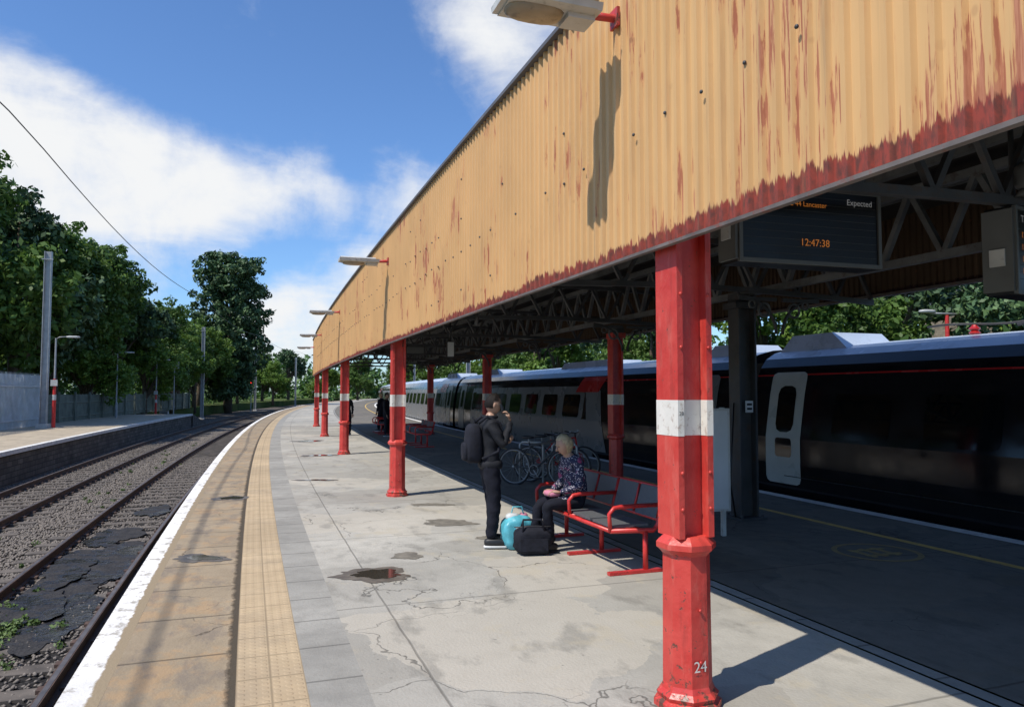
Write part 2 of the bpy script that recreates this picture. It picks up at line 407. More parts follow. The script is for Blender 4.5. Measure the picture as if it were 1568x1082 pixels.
def pattern():
    t=NT('patterned_blouse'); co=t.coord('Object',(1,1,1.4)); v=t.vor(co,42); 
    c=t.mix(t.ramp(v,.28,.36),(.5,.47,.5),(.022,.025,.06)); c=t.mix(t.ramp(t.noise(co,9,2),.58,.62,0,.8),c,(.35,.05,.14))
    return t.fin(c,.85)
M_blouse=pattern()
M_turq=simple('turquoise_bag',(.10,.42,.50),.4,0,.25,8,.4,15)
M_pink=simple('pink_cloth',(.55,.2,.28),.7)
M_paper=simple('poster_paper',(.58,.60,.60),.5,0,.08,3)
M_sigr=emis('signal_red',(1,.03,.02),3.0)
M_green=simple('fence_green',(.16,.18,.14),.8,0,.3,2)
M_fen=simple('palisade_steel',(.46,.50,.53),.55,.1,.15,2)

# ------------------------------------------------------------------ ground, tracks
g=MB(); g.add([(-600,-300,-1.12),(600,-300,-1.12),(600,1200,-1.12),(-600,1200,-1.12)],[(0,1,2,3)]); g.obj('ground',[M_grass])
b=MB(); b.strip(-30,220,-9.6,-3.2,-1.06,m=0,step=4); b.strip(-30,220,-5.35,-3.9,-1.035,m=1,step=4)
b.strip(62,220,-14,-9.6,-1.06,m=0,step=4)
b.strip(-30,220,6.25,14.5,-1.06,m=0,step=4); b.obj('track_bed',[M_bal,M_bald])
def rails(d0):
    r=MB()
    for d in (d0,d0+1.435):
        r.sbox(-30,220,d-.07,d+.07,-1.01,-.995,0,3)
        r.sbox(-30,220,d-.012,d+.012,-.995,-.90,0,3)
        r.sbox(-30,220,d-.036,d+.036,-.90,-.868,0,3)
        r.strip(-30,220,d-.024,d+.024,-.8655,m=1,step=3)
    s=-12
    while s<150:
        c=P(s,d0+.72+random.uniform(-.04,.04),-1.05); r.box(c,(2.5,.25,.085),Matrix.Rotation(ph(s)+random.uniform(-.015,.015),3,'Z'),2)
        for d in (d0,d0+1.435):
            r.box(P(s,d-.1,-.998),(.09,.12,.05),FM(s),0); r.box(P(s,d+.1,-.998),(.09,.12,.05),FM(s),0)
        s+=.68
    return r
rails(-5.44).obj('railway_track',[M_rail,M_railt,M_sleep]); rails(-8.65).obj('railway_track',[M_rail,M_railt,M_sleep])
rails(7.13).obj('railway_track',[M_rail,M_railt,M_sleep])
def blob(name,c,w,h,rz,mats,water=False,amp=1.0,n=72,ws=.62):
    q=MB(); ph_=[random.random()*6.28 for _ in range(8)]; rot=Matrix.Rotation(rz,3,'Z')
    def ring(k,e=0):
        out=[]
        for i in range(n):
            a=2*math.pi*i/n; rr=k*(1+amp*(.16*math.sin(2*a+ph_[0])+.12*math.sin(3*a+ph_[1])+.09*math.sin(5*a+ph_[4])+.06*math.sin(9*a+ph_[2]+e)+.04*math.sin(15*a+ph_[3])+.03*math.sin(23*a+ph_[5])))
            out.append(rot@Vector((math.cos(a)*w/2*rr,math.sin(a)*h/2*rr,0)))
        return out
    o=Vector(c); q.add([o+v for v in ring(1)],[tuple(range(n))],0)
    if water: q.add([o+v+Vector((.04*w,.02,.003)) for v in ring(ws,1)],[tuple(range(n))],1)
    q.obj(name,mats)
zz_=-.997
for s,d,w,l in [(6.6,-4.65,1.1,2.2),(8.3,-4.8,1.0,2.6),(10.2,-4.6,1.2,2.8),(12.2,-4.8,.8,2.0),(9.2,-4.35,.7,1.6),(15.2,-4.5,.6,1.8),(11.3,-3.72,.3,3.5),(7.6,-3.7,.3,2.4),(7.4,-4.95,.7,2.0),(9.3,-4.95,.7,1.8)]:
    blob('trackside_mud',P(s,d,zz_)[:],w,l,ph(s),[M_mud]); zz_+=.0035
def stones(n,s0,s1,d0,d1,size,z,pw=1.5):
    u=rng.random(n)**pw; S=s0+(s1-s0)*u; D=d0+(d1-d0)*rng.random(n)
    base=np.array([[1,0,0],[0,1,0],[-1,0,0],[0,-1,0],[0,0,1],[0,0,-1]],float)
    F0=np.array([[0,1,4],[1,2,4],[2,3,4],[3,0,4],[1,0,5],[2,1,5],[3,2,5],[0,3,5]])
    A=PH0-S/R; X=X0-R*(np.cos(A)-math.cos(PH0))+D*np.cos(A); Y=Y0-R*(np.sin(A)-math.sin(PH0))+D*np.sin(A)
    V=base[None]*(size*(.5+rng.random((n,6,1))))*np.array([1,1,.7])
    th=rng.random(n)*6.28; c,s_=np.cos(th)[:,None],np.sin(th)[:,None]
    V=np.stack([V[...,0]*c-V[...,1]*s_,V[...,0]*s_+V[...,1]*c,V[...,2]],-1)
    V+=np.stack([X,Y,np.full(n,z)+rng.random(n)*.02],-1)[:,None,:]
    F=(F0[None]+6*np.arange(n)[:,None,None]).reshape(-1,3)
    return V.reshape(-1,3),F
parts=[stones(24000,4,60,-7.0,-5.6,.03,-1.045),stones(18000,6,70,-9.3,-7.3,.032,-1.045),stones(3000,2,30,-4.2,-3.4,.026,-1.04),stones(7000,1.5,30,-5.4,-4.0,.026,-1.03,1.2)]
Vs=[];Fs=[];o_=0
for v_,f_ in parts: Vs.append(v_);Fs.append(f_+o_);o_+=len(v_)
me=npmesh('ballast_stones',np.concatenate(Vs),np.concatenate(Fs),[M_stones]); scene.collection.objects.link(bpy.data.objects.new('ballast_stones',me))

# ------------------------------------------------------------------ platform
p=MB(); S0,S1=-14,190
p.strip(S0,S1,-3.35,-3.12,0,m=0,step=1.0)
p.strip(S0,S1,-3.12,-2.40,0,m=1,step=2)
p.strip(S0,S1,-2.40,-2.00,0,m=2,step=2)
p.strip(S0,S1,-2.00,-1.66,0,m=3,step=2)
p.strip(S0,S1,-1.66,1.60,0,m=4,step=2)
p.strip(S0,S1,1.60,1.625,-.015,m=6,step=2); p.strip(S0,S1,1.625,1.74,0,m=3,step=2); p.strip(S0,S1,1.74,1.765,-.015,m=6,step=2)
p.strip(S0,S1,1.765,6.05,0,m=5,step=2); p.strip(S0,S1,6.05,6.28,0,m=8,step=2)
p.strip(S0,S1,-3.35,-3.35,-.12,0,m=0,step=2,vert=True); p.strip(S0,S1,-3.27,-3.35,-.12,-.12,m=7,step=2)
p.strip(S0,S1,-3.27,-3.27,-1.1,-.12,m=7,step=2,vert=True); p.strip(S0,S1,6.28,6.28,0,-1.1,m=7,step=2,vert=True)
p.add([P(S1,-3.35,0),P(S1,6.28,0),P(S1,6.28,-1.1),P(S1,-3.35,-1.1)],[(0,1,2,3)],7)
p.add([P(S0,-3.35,0),P(S0,6.28,0),P(S0,6.28,-1.1),P(S0,-3.35,-1.1)],[(3,2,1,0)],7)
Mw2=simple('kerb_white',(.72,.70,.65),.7,0,.15,3,dirt=(.35,.3,.25))
p.obj('station_platform',[M_white,M_cop,M_tac,M_pav,M_conc,M_concShade,M_joint,M_wall,Mw2])
y=MB(); y.strip(S0,S1,4.87,4.98,.004,step=2); y.obj('yellow_safety_line',[M_yel])
y=MB(); c=P(2.7,4.15,.004); 
n=40; vs=[c+Vector((math.cos(2*math.pi*k/n)*r,math.sin(2*math.pi*k/n)*r,0)) for r in (.40,.46) for k in range(n)]
y.add(vs,[(k,n+k,n+(k+1)%n,(k+1)%n) for k in range(n)])
for dx in (-.2,-.05,.12): y.box(c+FM(2)@Vector((dx,0,0)),(.06,.38,.003),FM(2))
y.box(c+FM(2)@Vector((-.02,.12,.003)),(.46,.06,.003),FM(2)); y.box(c+FM(2)@Vector((-.02,-.12,.003)),(.46,.06,.003),FM(2))
y.obj('floor_marking',[M_yel2])
for x,yy,w,h in [(-1.33,7.18,.78,.5),(-4.65,12.3,.5,.6),(-3.28,7.87,.58,.36),(-3.9,14.8,.8,.3),(-5.35,20.5,.9,.7),(-7.3,26.5,1.1,1.0)]: blob('puddle',(x,yy,.004),w,h,0,[M_wet,M_water],True)
for x,yy,w,h in [(-1.12,8.0,.35,.3),(-.85,10.0,.75,.45),(-1.25,11.6,.6,.3),(-.2,9.0,.5,.25)]: blob('damp_patch',(x,yy,.004),w,h,0,[M_damp])
p=MB(); L1=60
p.strip(-10,L1,-9.62,-9.40,0,m=0,step=2); p.strip(-10,L1,-10.3,-9.62,0,m=1,step=2); p.strip(-10,L1,-14.6,-10.3,0,m=3,step=2)
p.strip(-10,L1,-9.40,-9.40,0,-.13,m=0,step=2,vert=True); p.strip(-10,L1,-9.40,-9.48,-.13,-.13,m=2,step=2)
p.strip(-10,L1,-9.48,-9.48,-.13,-1.1,m=2,step=2,vert=True)
a=[P(L1,-9.4,0),P(L1,-14.6,0),P(L1+7,-14.6,-1.08),P(L1+7,-9.4,-1.08)]; p.add(a,[(0,1,2,3)],1,[(L1,-9.4),(L1,-14.6),(L1+7,-14.6),(L1+7,-9.4)])
p.add([P(L1,-9.4,0),P(L1,-9.4,-1.1),P(L1+7,-9.4,-1.1)],[(0,1,2)],2,[(0,0),(0,-1),(7,-1)])
Mcop2=simple('opposite_platform_paving',(.42,.35,.25),.9,0,.2,1.5,dirt=(.2,.16,.12))
p.obj('opposite_platform',[Mw2,Mcop2,M_wall,Mcop2])
gb=MB(); gb.strip(-10,220,-60,-14.6,-.02,m=0,step=6); gb.strip(-10,220,-14.6,-14.6,-1.1,-.02,m=0,step=6,vert=True); gb.obj('grass_bank',[M_grass])
# ------------------------------------------------------------------ canopy
can=empty('station_canopy')
def fascia(d,out,z0,z1,s0,s1,mat,name):
    f=MB(); pitch=.1; n=int((s1-s0)/pitch); vs=[];uv=[];fs=[]
    for i in range(n):
        for du,o in ((0,0),(.052,0),(.062,out*.022),(.088,out*.022)):
            s=s0+i*pitch+du
            vs+= [P(s,d+o,z0),P(s,d+o,z1)]; uv+= [(s,2.57),(s,z1)]
    for k in range(len(vs)//2-1): fs.append((2*k,2*k+1,2*k+3,2*k+2))
    f.add(vs,fs,0,uv)
    return f.obj(name,[mat],can)
ZT=4.46
fascia(-.16,-1,2.585,ZT,-4.5,36.6,M_fascia,'fascia')
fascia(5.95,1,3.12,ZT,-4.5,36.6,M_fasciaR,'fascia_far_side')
f=MB()
f.sbox(-4.5,36.6,-.186,-.15,2.565,2.583,0,1.5); f.sbox(-4.5,36.6,5.9,6.0,3.08,3.118,0,1.5); f.obj('fascia_lip',[M_lip],can)
f=MB(); f.sbox(-4.5,36.6,-.22,-.06,ZT+.002,ZT+.035,0,1.5); f.sbox(-4.5,36.6,5.9,6.03,ZT+.002,ZT+.035,0,1.5)
f.obj('fascia_capping',[M_cap],can)
f=MB(); f.strip(-4.5,36.6,-.06,2.9,ZT-.02,4.75,m=0); f.strip(-4.5,36.6,2.9,5.9,4.75,ZT-.02,m=0)
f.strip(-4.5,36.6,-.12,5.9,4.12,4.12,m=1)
f.add([P(36.6,-.16,2.6),P(36.6,-.16,4.42),P(36.6,2.9,4.72),P(36.6,5.95,4.42),P(36.6,5.95,3.1),P(36.6,2.9,3.9)],[(0,1,2,5),(5,2,3,4)],1)
for d in np.arange(.6,5.6,.85): f.sbox(-4.5,36.5,d-.04,d+.04,4.0,4.118,2,2.5)
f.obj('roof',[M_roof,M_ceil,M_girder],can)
f=MB()
for s in np.arange(-2.6,30,.352):
    for z,pr in ((3.3,.85),(3.66,.4),(2.86,.12),(4.1,.2)):
        if random.random()<pr:
            c=P(s+random.uniform(-.01,.01),-.188,z+random.uniform(-.015,.015)); 
            f.sup(c,(.018,.022,.022),FM(s),1.0,8,0)
f.obj('fascia_bolts',[M_steel],can)
t=MB()
def truss(mk,a,b,n,w=.05,zig=.04,m=0):
    for i in range(n):
        for top in (0,1):
            t.bar(mk(a+(b-a)*i/n,top),mk(a+(b-a)*(i+1)/n,top),w,m)
        p0=mk(a+(b-a)*i/n,0);pm=mk(a+(b-a)*(i+.5)/n,1);p1=mk(a+(b-a)*(i+1)/n,0)
        t.bar(p0,pm,zig,m); t.bar(pm,p1,zig,m)
truss(lambda s,k:P(s,4.3,3.15+.75*k),-4.4,36.4,52,.085,.06,1)
truss(lambda s,k:P(s,.06,3.0+.62*k),-4.4,36.4,60,.06,.04,0)
s=-4.4
while s<36.5:
    truss(lambda d,tp,s=s:P(s,d,(3.0+.10*math.sin(math.pi*d/6.))+.6*tp),0.0,5.9,9,.065,.045,0)
    for d0,sg in ((.08,1),(4.25,-1),(4.35,1)):
        arc=[P(s,d0+sg*.6*(1-math.cos(a)),2.52+.5*math.sin(a)) for a in np.linspace(0,math.pi/2,8)]
        t.tube(arc,.022,6,0)
        t.bar(P(s,d0,2.98),P(s,d0+sg*.6,2.98),.045,0)
        cc=P(s,d0+sg*.19,2.84); fm=FM(s)
        t.tube([cc+fm@Vector((.09*math.cos(q),0,.09*math.sin(q))) for q in np.linspace(0,2*math.pi,18,endpoint=False)],.018,6,1,True,True)
        cc=P(s,d0+sg*.38,2.91)
        t.tube([cc+fm@Vector((.05*math.cos(q),0,.05*math.sin(q))) for q in np.linspace(0,2*math.pi,14,endpoint=False)],.014,6,1,True,True)
    t.box(P(s+.35,.10,2.78),(.32,.40,.10),FM(s),2)
    s+=4.4
t.tube([P(s,.5,3.75) for s in np.arange(-4,36,2)],.02,6,1); t.tube([P(s,2.2,3.9) for s in np.arange(-4,36,2)],.025,6,1)
t.obj('lattice_girders',[M_steel,M_girder,M_cream],can)
t=MB()
for s in np.arange(2.2,36,4.4): t.box(P(s,2.4,3.86),(.16,1.3,.09),FM(s),0); t.box(P(s,2.4,3.795),(.12,1.2,.04),FM(s),1)
t.obj('light_fittings',[M_girder,M_lgrey],can)
def column(s,d,number=None):
    c=MB(); o=math.pi/8
    c.lathe((0,0,0),[(.19,0.0),(.19,.035),(.165,.05),(.175,.075),(.15,.10),(.138,.13),(.132,.84),(.15,.86),(.168,.875),(.168,.905),(.148,.925),(.125,.945)],8,0,o)
    def hsec(z0,z1,m,e=0.0):
        for x in (-.095,.095): c.box((x,0,(z0+z1)/2),(.036+e,.225+e,z1-z0),None,m)
        c.box((0,0,(z0+z1)/2),(.154,.09+e,z1-z0),None,m)
    hsec(.94,1.505,0); hsec(1.505,1.705,1,.004); hsec(1.705,2.78,0)
    c.box((.015,0,2.84),(.27,.30,.1),None,0); c.box((.02,0,2.93),(.22,.26,.14),None,2)
    for z in (1.1,1.3,2.0,2.3): 
        for x in (-.09,.09): c.sup((x,-.115,z),(.022,.018,.022),None,1,8,0)
    for k in range(2): c.sup((.0,-.134,.55+.02*k-.3*k),(.02,.016,.02),None,1,8,0)
    ob=c.obj('canopy_column',[M_red,M_wband,M_steel],None,P(s,d,0),ph(s))
    if number:
        for txt,z2,x_,sz_ in ((number,.22,-.045,.085),('28',1.62,-.108,.03)):
            cu=bpy.data.curves.new('number','FONT'); cu.body=txt; cu.size=sz_; cu.materials.append(M_wband if z2<1 else M_black)
            to=bpy.data.objects.new('painted_number',cu); scene.collection.objects.link(to); to.parent=ob
            to.location=(x_,-.1335 if z2<1 else -.1165,z2); to.rotation_euler=(math.pi/2,0,0)
    return ob
for i in range(5): column(.05+8.8*i if i else 0.0,0,'24' if i==0 else None)
for i in range(1,5): column(8.8*i+.4,4.3)
column(0.3,4.3)
c=MB()
for x in (-.13,.13): c.box((x,0,1.58),(.03,.24,3.1),None,0)
c.box((0,0,1.58),(.23,.03,3.1),None,0); c.box((0,0,.02),(.42,.42,.04),None,0)
for x in (-.16,.16):
    for yy in (-.16,.16): c.lathe((x,yy,.04),[(.02,0),(.02,.03)],6,0)
c.box((.0,-.13,1.55),(.12,.01,.16),None,1); c.box((0,-.137,1.58),(.08,.004,.03),None,2); c.box((0,-.137,1.52),(.08,.004,.03),None,2)
c.box((.02,-.03,2.95),(.5,.3,.08),None,0)
c.tube([(.17,-.05,.1),(.17,-.05,2.9)],.02,8,2); c.tube([(-.17,-.02,.04),(-.25,-.02,.5),(-.17,-.02,1.6)],.012,8,2)
c.obj('steel_stanchion',[M_steel,M_paper,M_black],None,P(5.0,4.15,0),ph(5))
def lamp(s,z,k=1.0):
    l=MB()
    def hull(y0,y1,w0,w1,z0,z1,m):
        vs=[(-w0,y0,z0),(w0,y0,z0),(w0,y1,z0),(-w0,y1,z0),(-w1,y0,z1),(w1,y0,z1),(w1,y1,z1),(-w1,y1,z1)]
        l.add([(v[1]*k,v[0],v[2]) for v in vs],[(3,2,1,0),(4,5,6,7),(0,1,5,4),(1,2,6,5),(2,3,7,6),(3,0,4,7)],m)
    hull(-.80,-.14,.13,.15,.0,.045,0); hull(-.76,-.18,.10,.145,-.012,-.001,0); hull(-.78,-.2,.15,.06,.046,.08,0)
    l.sup((-.56*k,0,-.012),(.38,.2,.09),None,.7,16,1); l.box((-.25,0,-.022),(.18,.16,.04),None,0); l.tube([(-.74*k,.13,.02),(-.74*k,.155,.02),(-.2,.155,.02),(-.2,.13,.02)],.006,6,0)
    l.tube([(-.2,0,.03),(.0,0,.04),(.1,0,.04)],.026,8,2); l.box((.02,0,.04),(.02,.10,.12),None,2)
    return l.obj('canopy_lamp',[M_lgrey,M_glassd,M_red],None,P(s,-.205,z),ph(s))
lamp(.46,4.10,.96)
for s in (8.9,17.4,26.2,34.5): lamp(s,3.95)
# ------------------------------------------------------------------ displays
def text(parent,body,size,loc,mat,al='LEFT'):
    cu=bpy.data.curves.new('t','FONT'); cu.body=body; cu.size=size; cu.align_x=al; cu.materials.append(mat)
    to=bpy.data.objects.new('lettering',cu); scene.collection.objects.link(to); to.parent=parent; to.location=loc; to.rotation_euler=(math.pi/2,0,0)
def display(x,yy,z,rz,w=1.16,h=.54):
    d=MB(); d.box((0,.09,0),(w,.18,h),None,0); d.box((0,-.008,0),(w-.05,.012,h-.05),None,1)
    for a in ((0,-.012,h/2-.013,w,.03,.026),(0,-.012,-h/2+.013,w,.03,.026),(-w/2+.013,-.012,0,.026,.03,h-.052),(w/2-.013,-.012,0,.026,.03,h-.052)):
        d.box(a[:3],a[3:],None,2)
    for xx in (-.35,.35): d.tube([(xx,.09,h/2),(xx,.09,h/2+.75)],.02,8,4)
    d.box((-w/2-.012,.09,0),(.02,.2,h-.04),None,2); d.box((-w/2-.028,.09,-.05),(.012,.1,.12),None,3)
    for k in range(9): d.box((0,-.0155,-.2+.05*k),(w-.08,.002,.003),None,4)
    return d.obj('information_display',[M_black,M_screen,M_hous,M_lgrey,M_steel],None,(x,yy,z),rz)
o=display(2.05,5.02,2.885,rad(17))
text(o,'Expected',.058,(.29,-.022,.165),M_wtext); text(o,'12 44 Lancaster',.05,(-.2,-.022,.13),M_orange)
text(o,'12:47:38',.07,(-.10,-.022,-.14),M_orange)
o=display(3.98,5.40,2.74,rad(32),h=.62); text(o,'Time',.07,(-.5,-.022,.2),M_wtext)
for k in range(4): text(o,'12:5%d  Preston'%k,.06,(-.5,-.022,.09-.085*k),M_orange)
l=MB(); l.sup((3.62,5.1,3.26),(.16,.16,.2),None,.6,14,0); l.tube([(3.62,5.1,3.36),(3.62,5.1,3.7)],.015,6,0); l.lathe((3.62,5.1,3.12),[(.09,0),(.05,.06)],14,0,smooth=True); l.obj('cctv_camera',[M_hous])
h=MB(); h.box((0,0,0),(.5,.05,.2),None,0); h.box((0,-.029,0),(.46,.006,.17),None,1)
for x in (-.2,.2): h.tube([(x,0,.1),(x,0,.5)],.01,6,0)
h.obj('platform_sign',[M_black,M_hous],None,P(15.5,1.6,2.85),ph(12))
h=MB(); h.box((0,0,0),(.14,.1,.3),None,0); h.box((0,-.054,0),(.12,.006,.27),None,1); h.tube([(0,0,.15),(0,0,.7)],.015,6,0); h.obj('hanging_sign',[M_black,M_paper],None,P(9.8,1.15,2.55),ph(9))
n=MB(); n.box((0,0,.93),(.72,.06,1.24),None,0); n.box((0,-.034,.93),(.66,.006,1.18),None,1)
for x in (-.3,.3): n.box((x,.05,.78),(.05,.05,1.56),None,0)
n.obj('notice_board',[M_lgrey,M_paper],None,(2.30,9.0,0),rad(12))
# ------------------------------------------------------------------ bench
def bench(s0,s1,d0,nm='platform_bench'):
    b_=MB(); L=s1-s0; n=2
    for i in range(n+1):
        yy=L*i/n
        b_.box((.27,yy,.018),(.62,.06,.03),None,0)
        b_.tube([(.36,yy,.03),(.36,yy,.40)],.027,8,0)
        b_.tube([(-.02,yy,.42),(.45,yy,.40),(.50,yy,.45),(.60,yy,.80)],.024,8,0)
        b_.tube([(-.02,yy,.42),(-.03,yy,.58),(.02,yy,.635),(.10,yy,.645),(.54,yy,.645)],.021,8,0)
    b_.tube([(-.02,0,.42),(-.02,L,.42)],.022,8,0); b_.tube([(.36,0,.385),(.36,L,.385)],.026,8,0)
    b_.tube([(.60,0,.80),(.60,L,.80)],.016,8,0); b_.tube([(.51,0,.50),(.51,L,.50)],.018,8,0)
    m=4
    for i in range(m):
        a=L*i/m+.03; w=L/m-.06; yc=a+w/2
        b_.box((.21,yc,.452),(.40,w,.024),None,1)
        rot=Matrix.Rotation(math.atan2(.10,.34),3,'Y')
        b_.box((.545,yc,.65),(.022,w,.30),rot,1)
        b_.tube([(.515,a,.52),(.587,a,.78),(.587,a+w,.78),(.515,a+w,.52)],.014,6,0)
    return b_.obj(nm,[M_redb,M_seatg],None,P(s0,d0,0),ph(s0))
bench(2.75,4.65,.95)
bench(19.5,21.5,2.4); bench(27,29,2.2)
# ------------------------------------------------------------------ people
def skinmesh(J,E,root):
    me=bpy.data.meshes.new('sk'); me.from_pydata([j[0] for j in J],E,[])
    o=bpy.data.objects.new('sk',me); scene.collection.objects.link(o)
    md=o.modifiers.new('s','SKIN'); md.use_smooth_shade=True
    sv=me.skin_vertices[0].data
    for i,j in enumerate(J): sv[i].radius=j[1]; sv[i].use_root=(i==root)
    sb=o.modifiers.new('b','SUBSURF'); sb.levels=2; sb.render_levels=2
    dg=bpy.context.evaluated_depsgraph_get(); ev=o.evaluated_get(dg); m2=ev.to_mesh()
    V=[v.co.copy() for v in m2.vertices]; F=[tuple(p.vertices) for p in m2.polygons]
    ev.to_mesh_clear(); bpy.data.objects.remove(o); return V,F
def head(mb,c,rot,skin,hair,longh=False):
    c=Vector(c)
    def sh(p):
        q=p.copy()
        if q.z<0: q.x*=1+.32*q.z; q.y=q.y*(1+.12*q.z)+.05*(-q.z)
        if q.y>0: q.y*=.93
        return q
    mb.sup(c,(.155,.195,.235),rot,1,20,skin,sh)
    at=lambda x,y_,z:c+rot@Vector((x,y_,z))
    mb.tube([at(0,.085,.02),at(0,.105,-.015),at(0,.112,-.028)],[.008,.013,.012],8,skin)
    for sx in (-1,1):
        mb.sup(at(sx*.078,-.005,-.005),(.02,.038,.06),rot,1,10,skin)
        mb.sup(at(sx*.03,.083,.012),(.022,.012,.012),rot,1,8,hair if not longh else 6)
        mb.tube([at(sx*.016,.089,.032),at(sx*.045,.078,.032)],.004,6,hair)
    mb.tube([at(-.024,.082,-.06),at(0,.09,-.059),at(.024,.082,-.06)],.005,6,5)
    vs=[];fs=[];n=28;h=18
    for i in range(h+1):
        t_=math.pi*i/h
        for k in range(n):
            a=2*math.pi*k/n; q=sh(Vector((math.sin(t_)*math.cos(a),math.sin(t_)*math.sin(a),math.cos(t_))))
            j=1.08+.035*math.sin(9*a+3*t_)+.02*math.sin(17*a)+random.uniform(-.012,.012)
            if not longh: j+=.02*max(0,q.z)
            if longh: j+= .10*(1-abs(q.z))*(1 if q.y<.3 else 0)
            vs.append(at(q.x*.0775*j,q.y*.0975*j,q.z*.1175*j))
    for i in range(h):
        for k in range(n):
            l=(k+1)%n; t_=math.pi*(i+.5)/h; a=2*math.pi*(k+.5)/n; yv=math.sin(t_)*math.sin(a); zv=math.cos(t_)
            lim=-.85 if longh else -.3
            keep=(zv>.65) or (yv<(.25 if longh else -.15) and zv>lim) or (yv<.35 and zv>.3)
            if keep: fs.append((i*n+k,(i+1)*n+k,(i+1)*n+l,i*n+l))
    mb.add(vs,fs,hair,None,True)
def hand(mb,w,d,nrm,skin,curl=.5,side=1):
    w=Vector(w);d=Vector(d).normalized();nrm=Vector(nrm); nrm=(nrm-d*nrm.dot(d)).normalized(); sd=d.cross(nrm)*side
    Rm=Matrix((sd,d,nrm)).transposed()
    mb.sup(w+d*.045,(.08,.105,.032),Rm,.75,12,skin)
    for i,(off,ln) in enumerate(((-.030,.062),(-.010,.075),(.011,.080),(.031,.070))):
        p0=w+d*.085+sd*off; a=0; pts=[p0]; q=p0
        for k,fr_ in enumerate((.45,.32,.23)):
            a+=curl*(.6,.9,.6)[k]; q=q+(d*math.cos(a)+nrm*math.sin(a))*ln*fr_; pts.append(q)
        mb.tube(pts,[.0095,.0088,.008,.0062],8,skin)
    p0=w+d*.03+sd*.036; pts=[p0,p0+(sd*.6+d*.7+nrm*.2).normalized()*.032,p0+(sd*.45+d*.85+nrm*.45).normalized()*.06]
    mb.tube(pts,[.013,.0105,.0075],8,skin)
def shoe(mb,ank,fwd,up_m,sole_m):
    f=Vector(fwd);f.z=0;f.normalize(); x=Vector((f.y,-f.x,0)); Rm=Matrix((x,f,Vector((0,0,1)))).transposed()
    c=Vector((ank[0],ank[1],0))+f*.065
    def sh(p):
        q=p.copy()
        if q.y>0 and q.z>0: q.z*=1-.45*q.y
        return q
    mb.sup(c+Vector((0,0,ank[2]-.03)),(.095,.275,.095),Rm,.6,14,up_m,sh)
    mb.sup(c+Vector((0,0,ank[2]-.075)),(.10,.285,.03),Rm,.45,14,sole_m)
def person(name,J,E,tags,headc,headrot,mats,hands,shoes,loc,rz,longh=False,extra=None,root=0):
    mb=MB(); V,F=skinmesh(J,E,root)
    segs=[(Vector(J[a][0]),Vector(J[b][0]),tags[i]) for i,(a,b) in enumerate(E)]
    ms=[]
    for f in F:
        c=sum((V[i] for i in f),Vector())/len(f); best=1e9;bt=0
        for a,b,tg in segs:
            ab=b-a; t_=max(0,min(1,(c-a).dot(ab)/max(ab.length_squared,1e-9))); dd=(a+ab*t_-c).length_squared
            if dd<best: best=dd;bt=tg
        ms.append(bt)
    for i,v in enumerate(V):
        k=.006*math.sin(v.z*42+v.x*13)+.005*math.sin(v.z*71+v.y*31+2)
        r_=Vector((v.x,v.y,0)); 
        if r_.length>.03 and v.z<1.42: V[i]=v+r_.normalized()*k
    mb.add(V,F,ms,None,True)
    head(mb,headc,headrot,0,1,longh)
    for h_ in hands: hand(mb,*h_)
    for s_ in shoes: shoe(mb,*s_)
    if extra: extra(mb)
    return mb.obj(name,mats,None,loc,rz)
M_lip_=simple('lips',(.28,.10,.08),.5)
def std_joints(ra,la,legs):
    J=[((0,0,.93),(.155,.125)),((0,-.01,1.08),(.15,.12)),((0,-.015,1.27),(.18,.13)),((0,-.015,1.40),(.12,.09)),((0,.0,1.46),(.058,.058)),((0,.015,1.53),(.05,.052))]
    E=[(0,1),(1,2),(2,3),(3,4),(4,5)];T=[2,2,2,2,0]
    for sh_,pts in ((1,ra),(-1,la)):
        i=len(J); J.append(((sh_*.175,-.015,1.375),(.072,.072))); E.append((3,i));T.append(2)
        J.append((pts[0],(.054,.054)));E.append((i,i+1));T.append(2)
        J.append((pts[1],(.038,.038)));E.append((i+1,i+2));T.append(2)
    for sh_,pts in ((1,legs[0]),(-1,legs[1])):
        i=len(J); J.append(((sh_*.095,0,.84),(.105,.11))); E.append((0,i));T.append(3)
        J.append((pts[0],(.08,.085)));E.append((i,i+1));T.append(3)
        J.append((pts[1],(.066,.07)));E.append((i+1,i+2));T.append(3)
    return J,E,T
J,E,T=std_joints([(.235,.10,1.14),(.09,.215,1.42)],[(-.235,.03,1.12),(-.14,.20,1.16)],[[(.105,.03,.47),(.11,-.02,.10)],[(-.105,.05,.48),(-.12,.06,.10)]])
def man_extra(mb):
    def sh(p):
        q=p.copy(); q.y*= 1-.12*q.z; return q
    mb.sup((0,-.20,1.17),(.30,.19,.45),None,.55,20,7,sh); mb.sup((0,-.295,1.08),(.23,.07,.21),None,.6,16,7)
    for x in (-.12,.12):
        mb.tube([(x,-.16,1.40),(x*1.05,-.06,1.475),(x*1.08,.08,1.40),(x*1.12,.125,1.25),(x*1.25,.06,1.08),(x*1.1,-.12,1.0)],.018,8,7,flat=1)
    mb.tube([(-.03,-.15,1.40),(0,-.2,1.46),(.03,-.15,1.40)],.01,6,7)
    mb.sup((.062,.125,1.56),(.018,.035,.12),Matrix.Rotation(.3,3,'X'),.3,12,5)
    mb.tube([(.085*math.cos(a),.0+.075*math.sin(a),1.465) for a in np.linspace(0,6.28,16,endpoint=False)],.020,8,2,True,True)
    mb.sup((0,0.0,.93),(.36,.27,.14),None,.7,18,2)
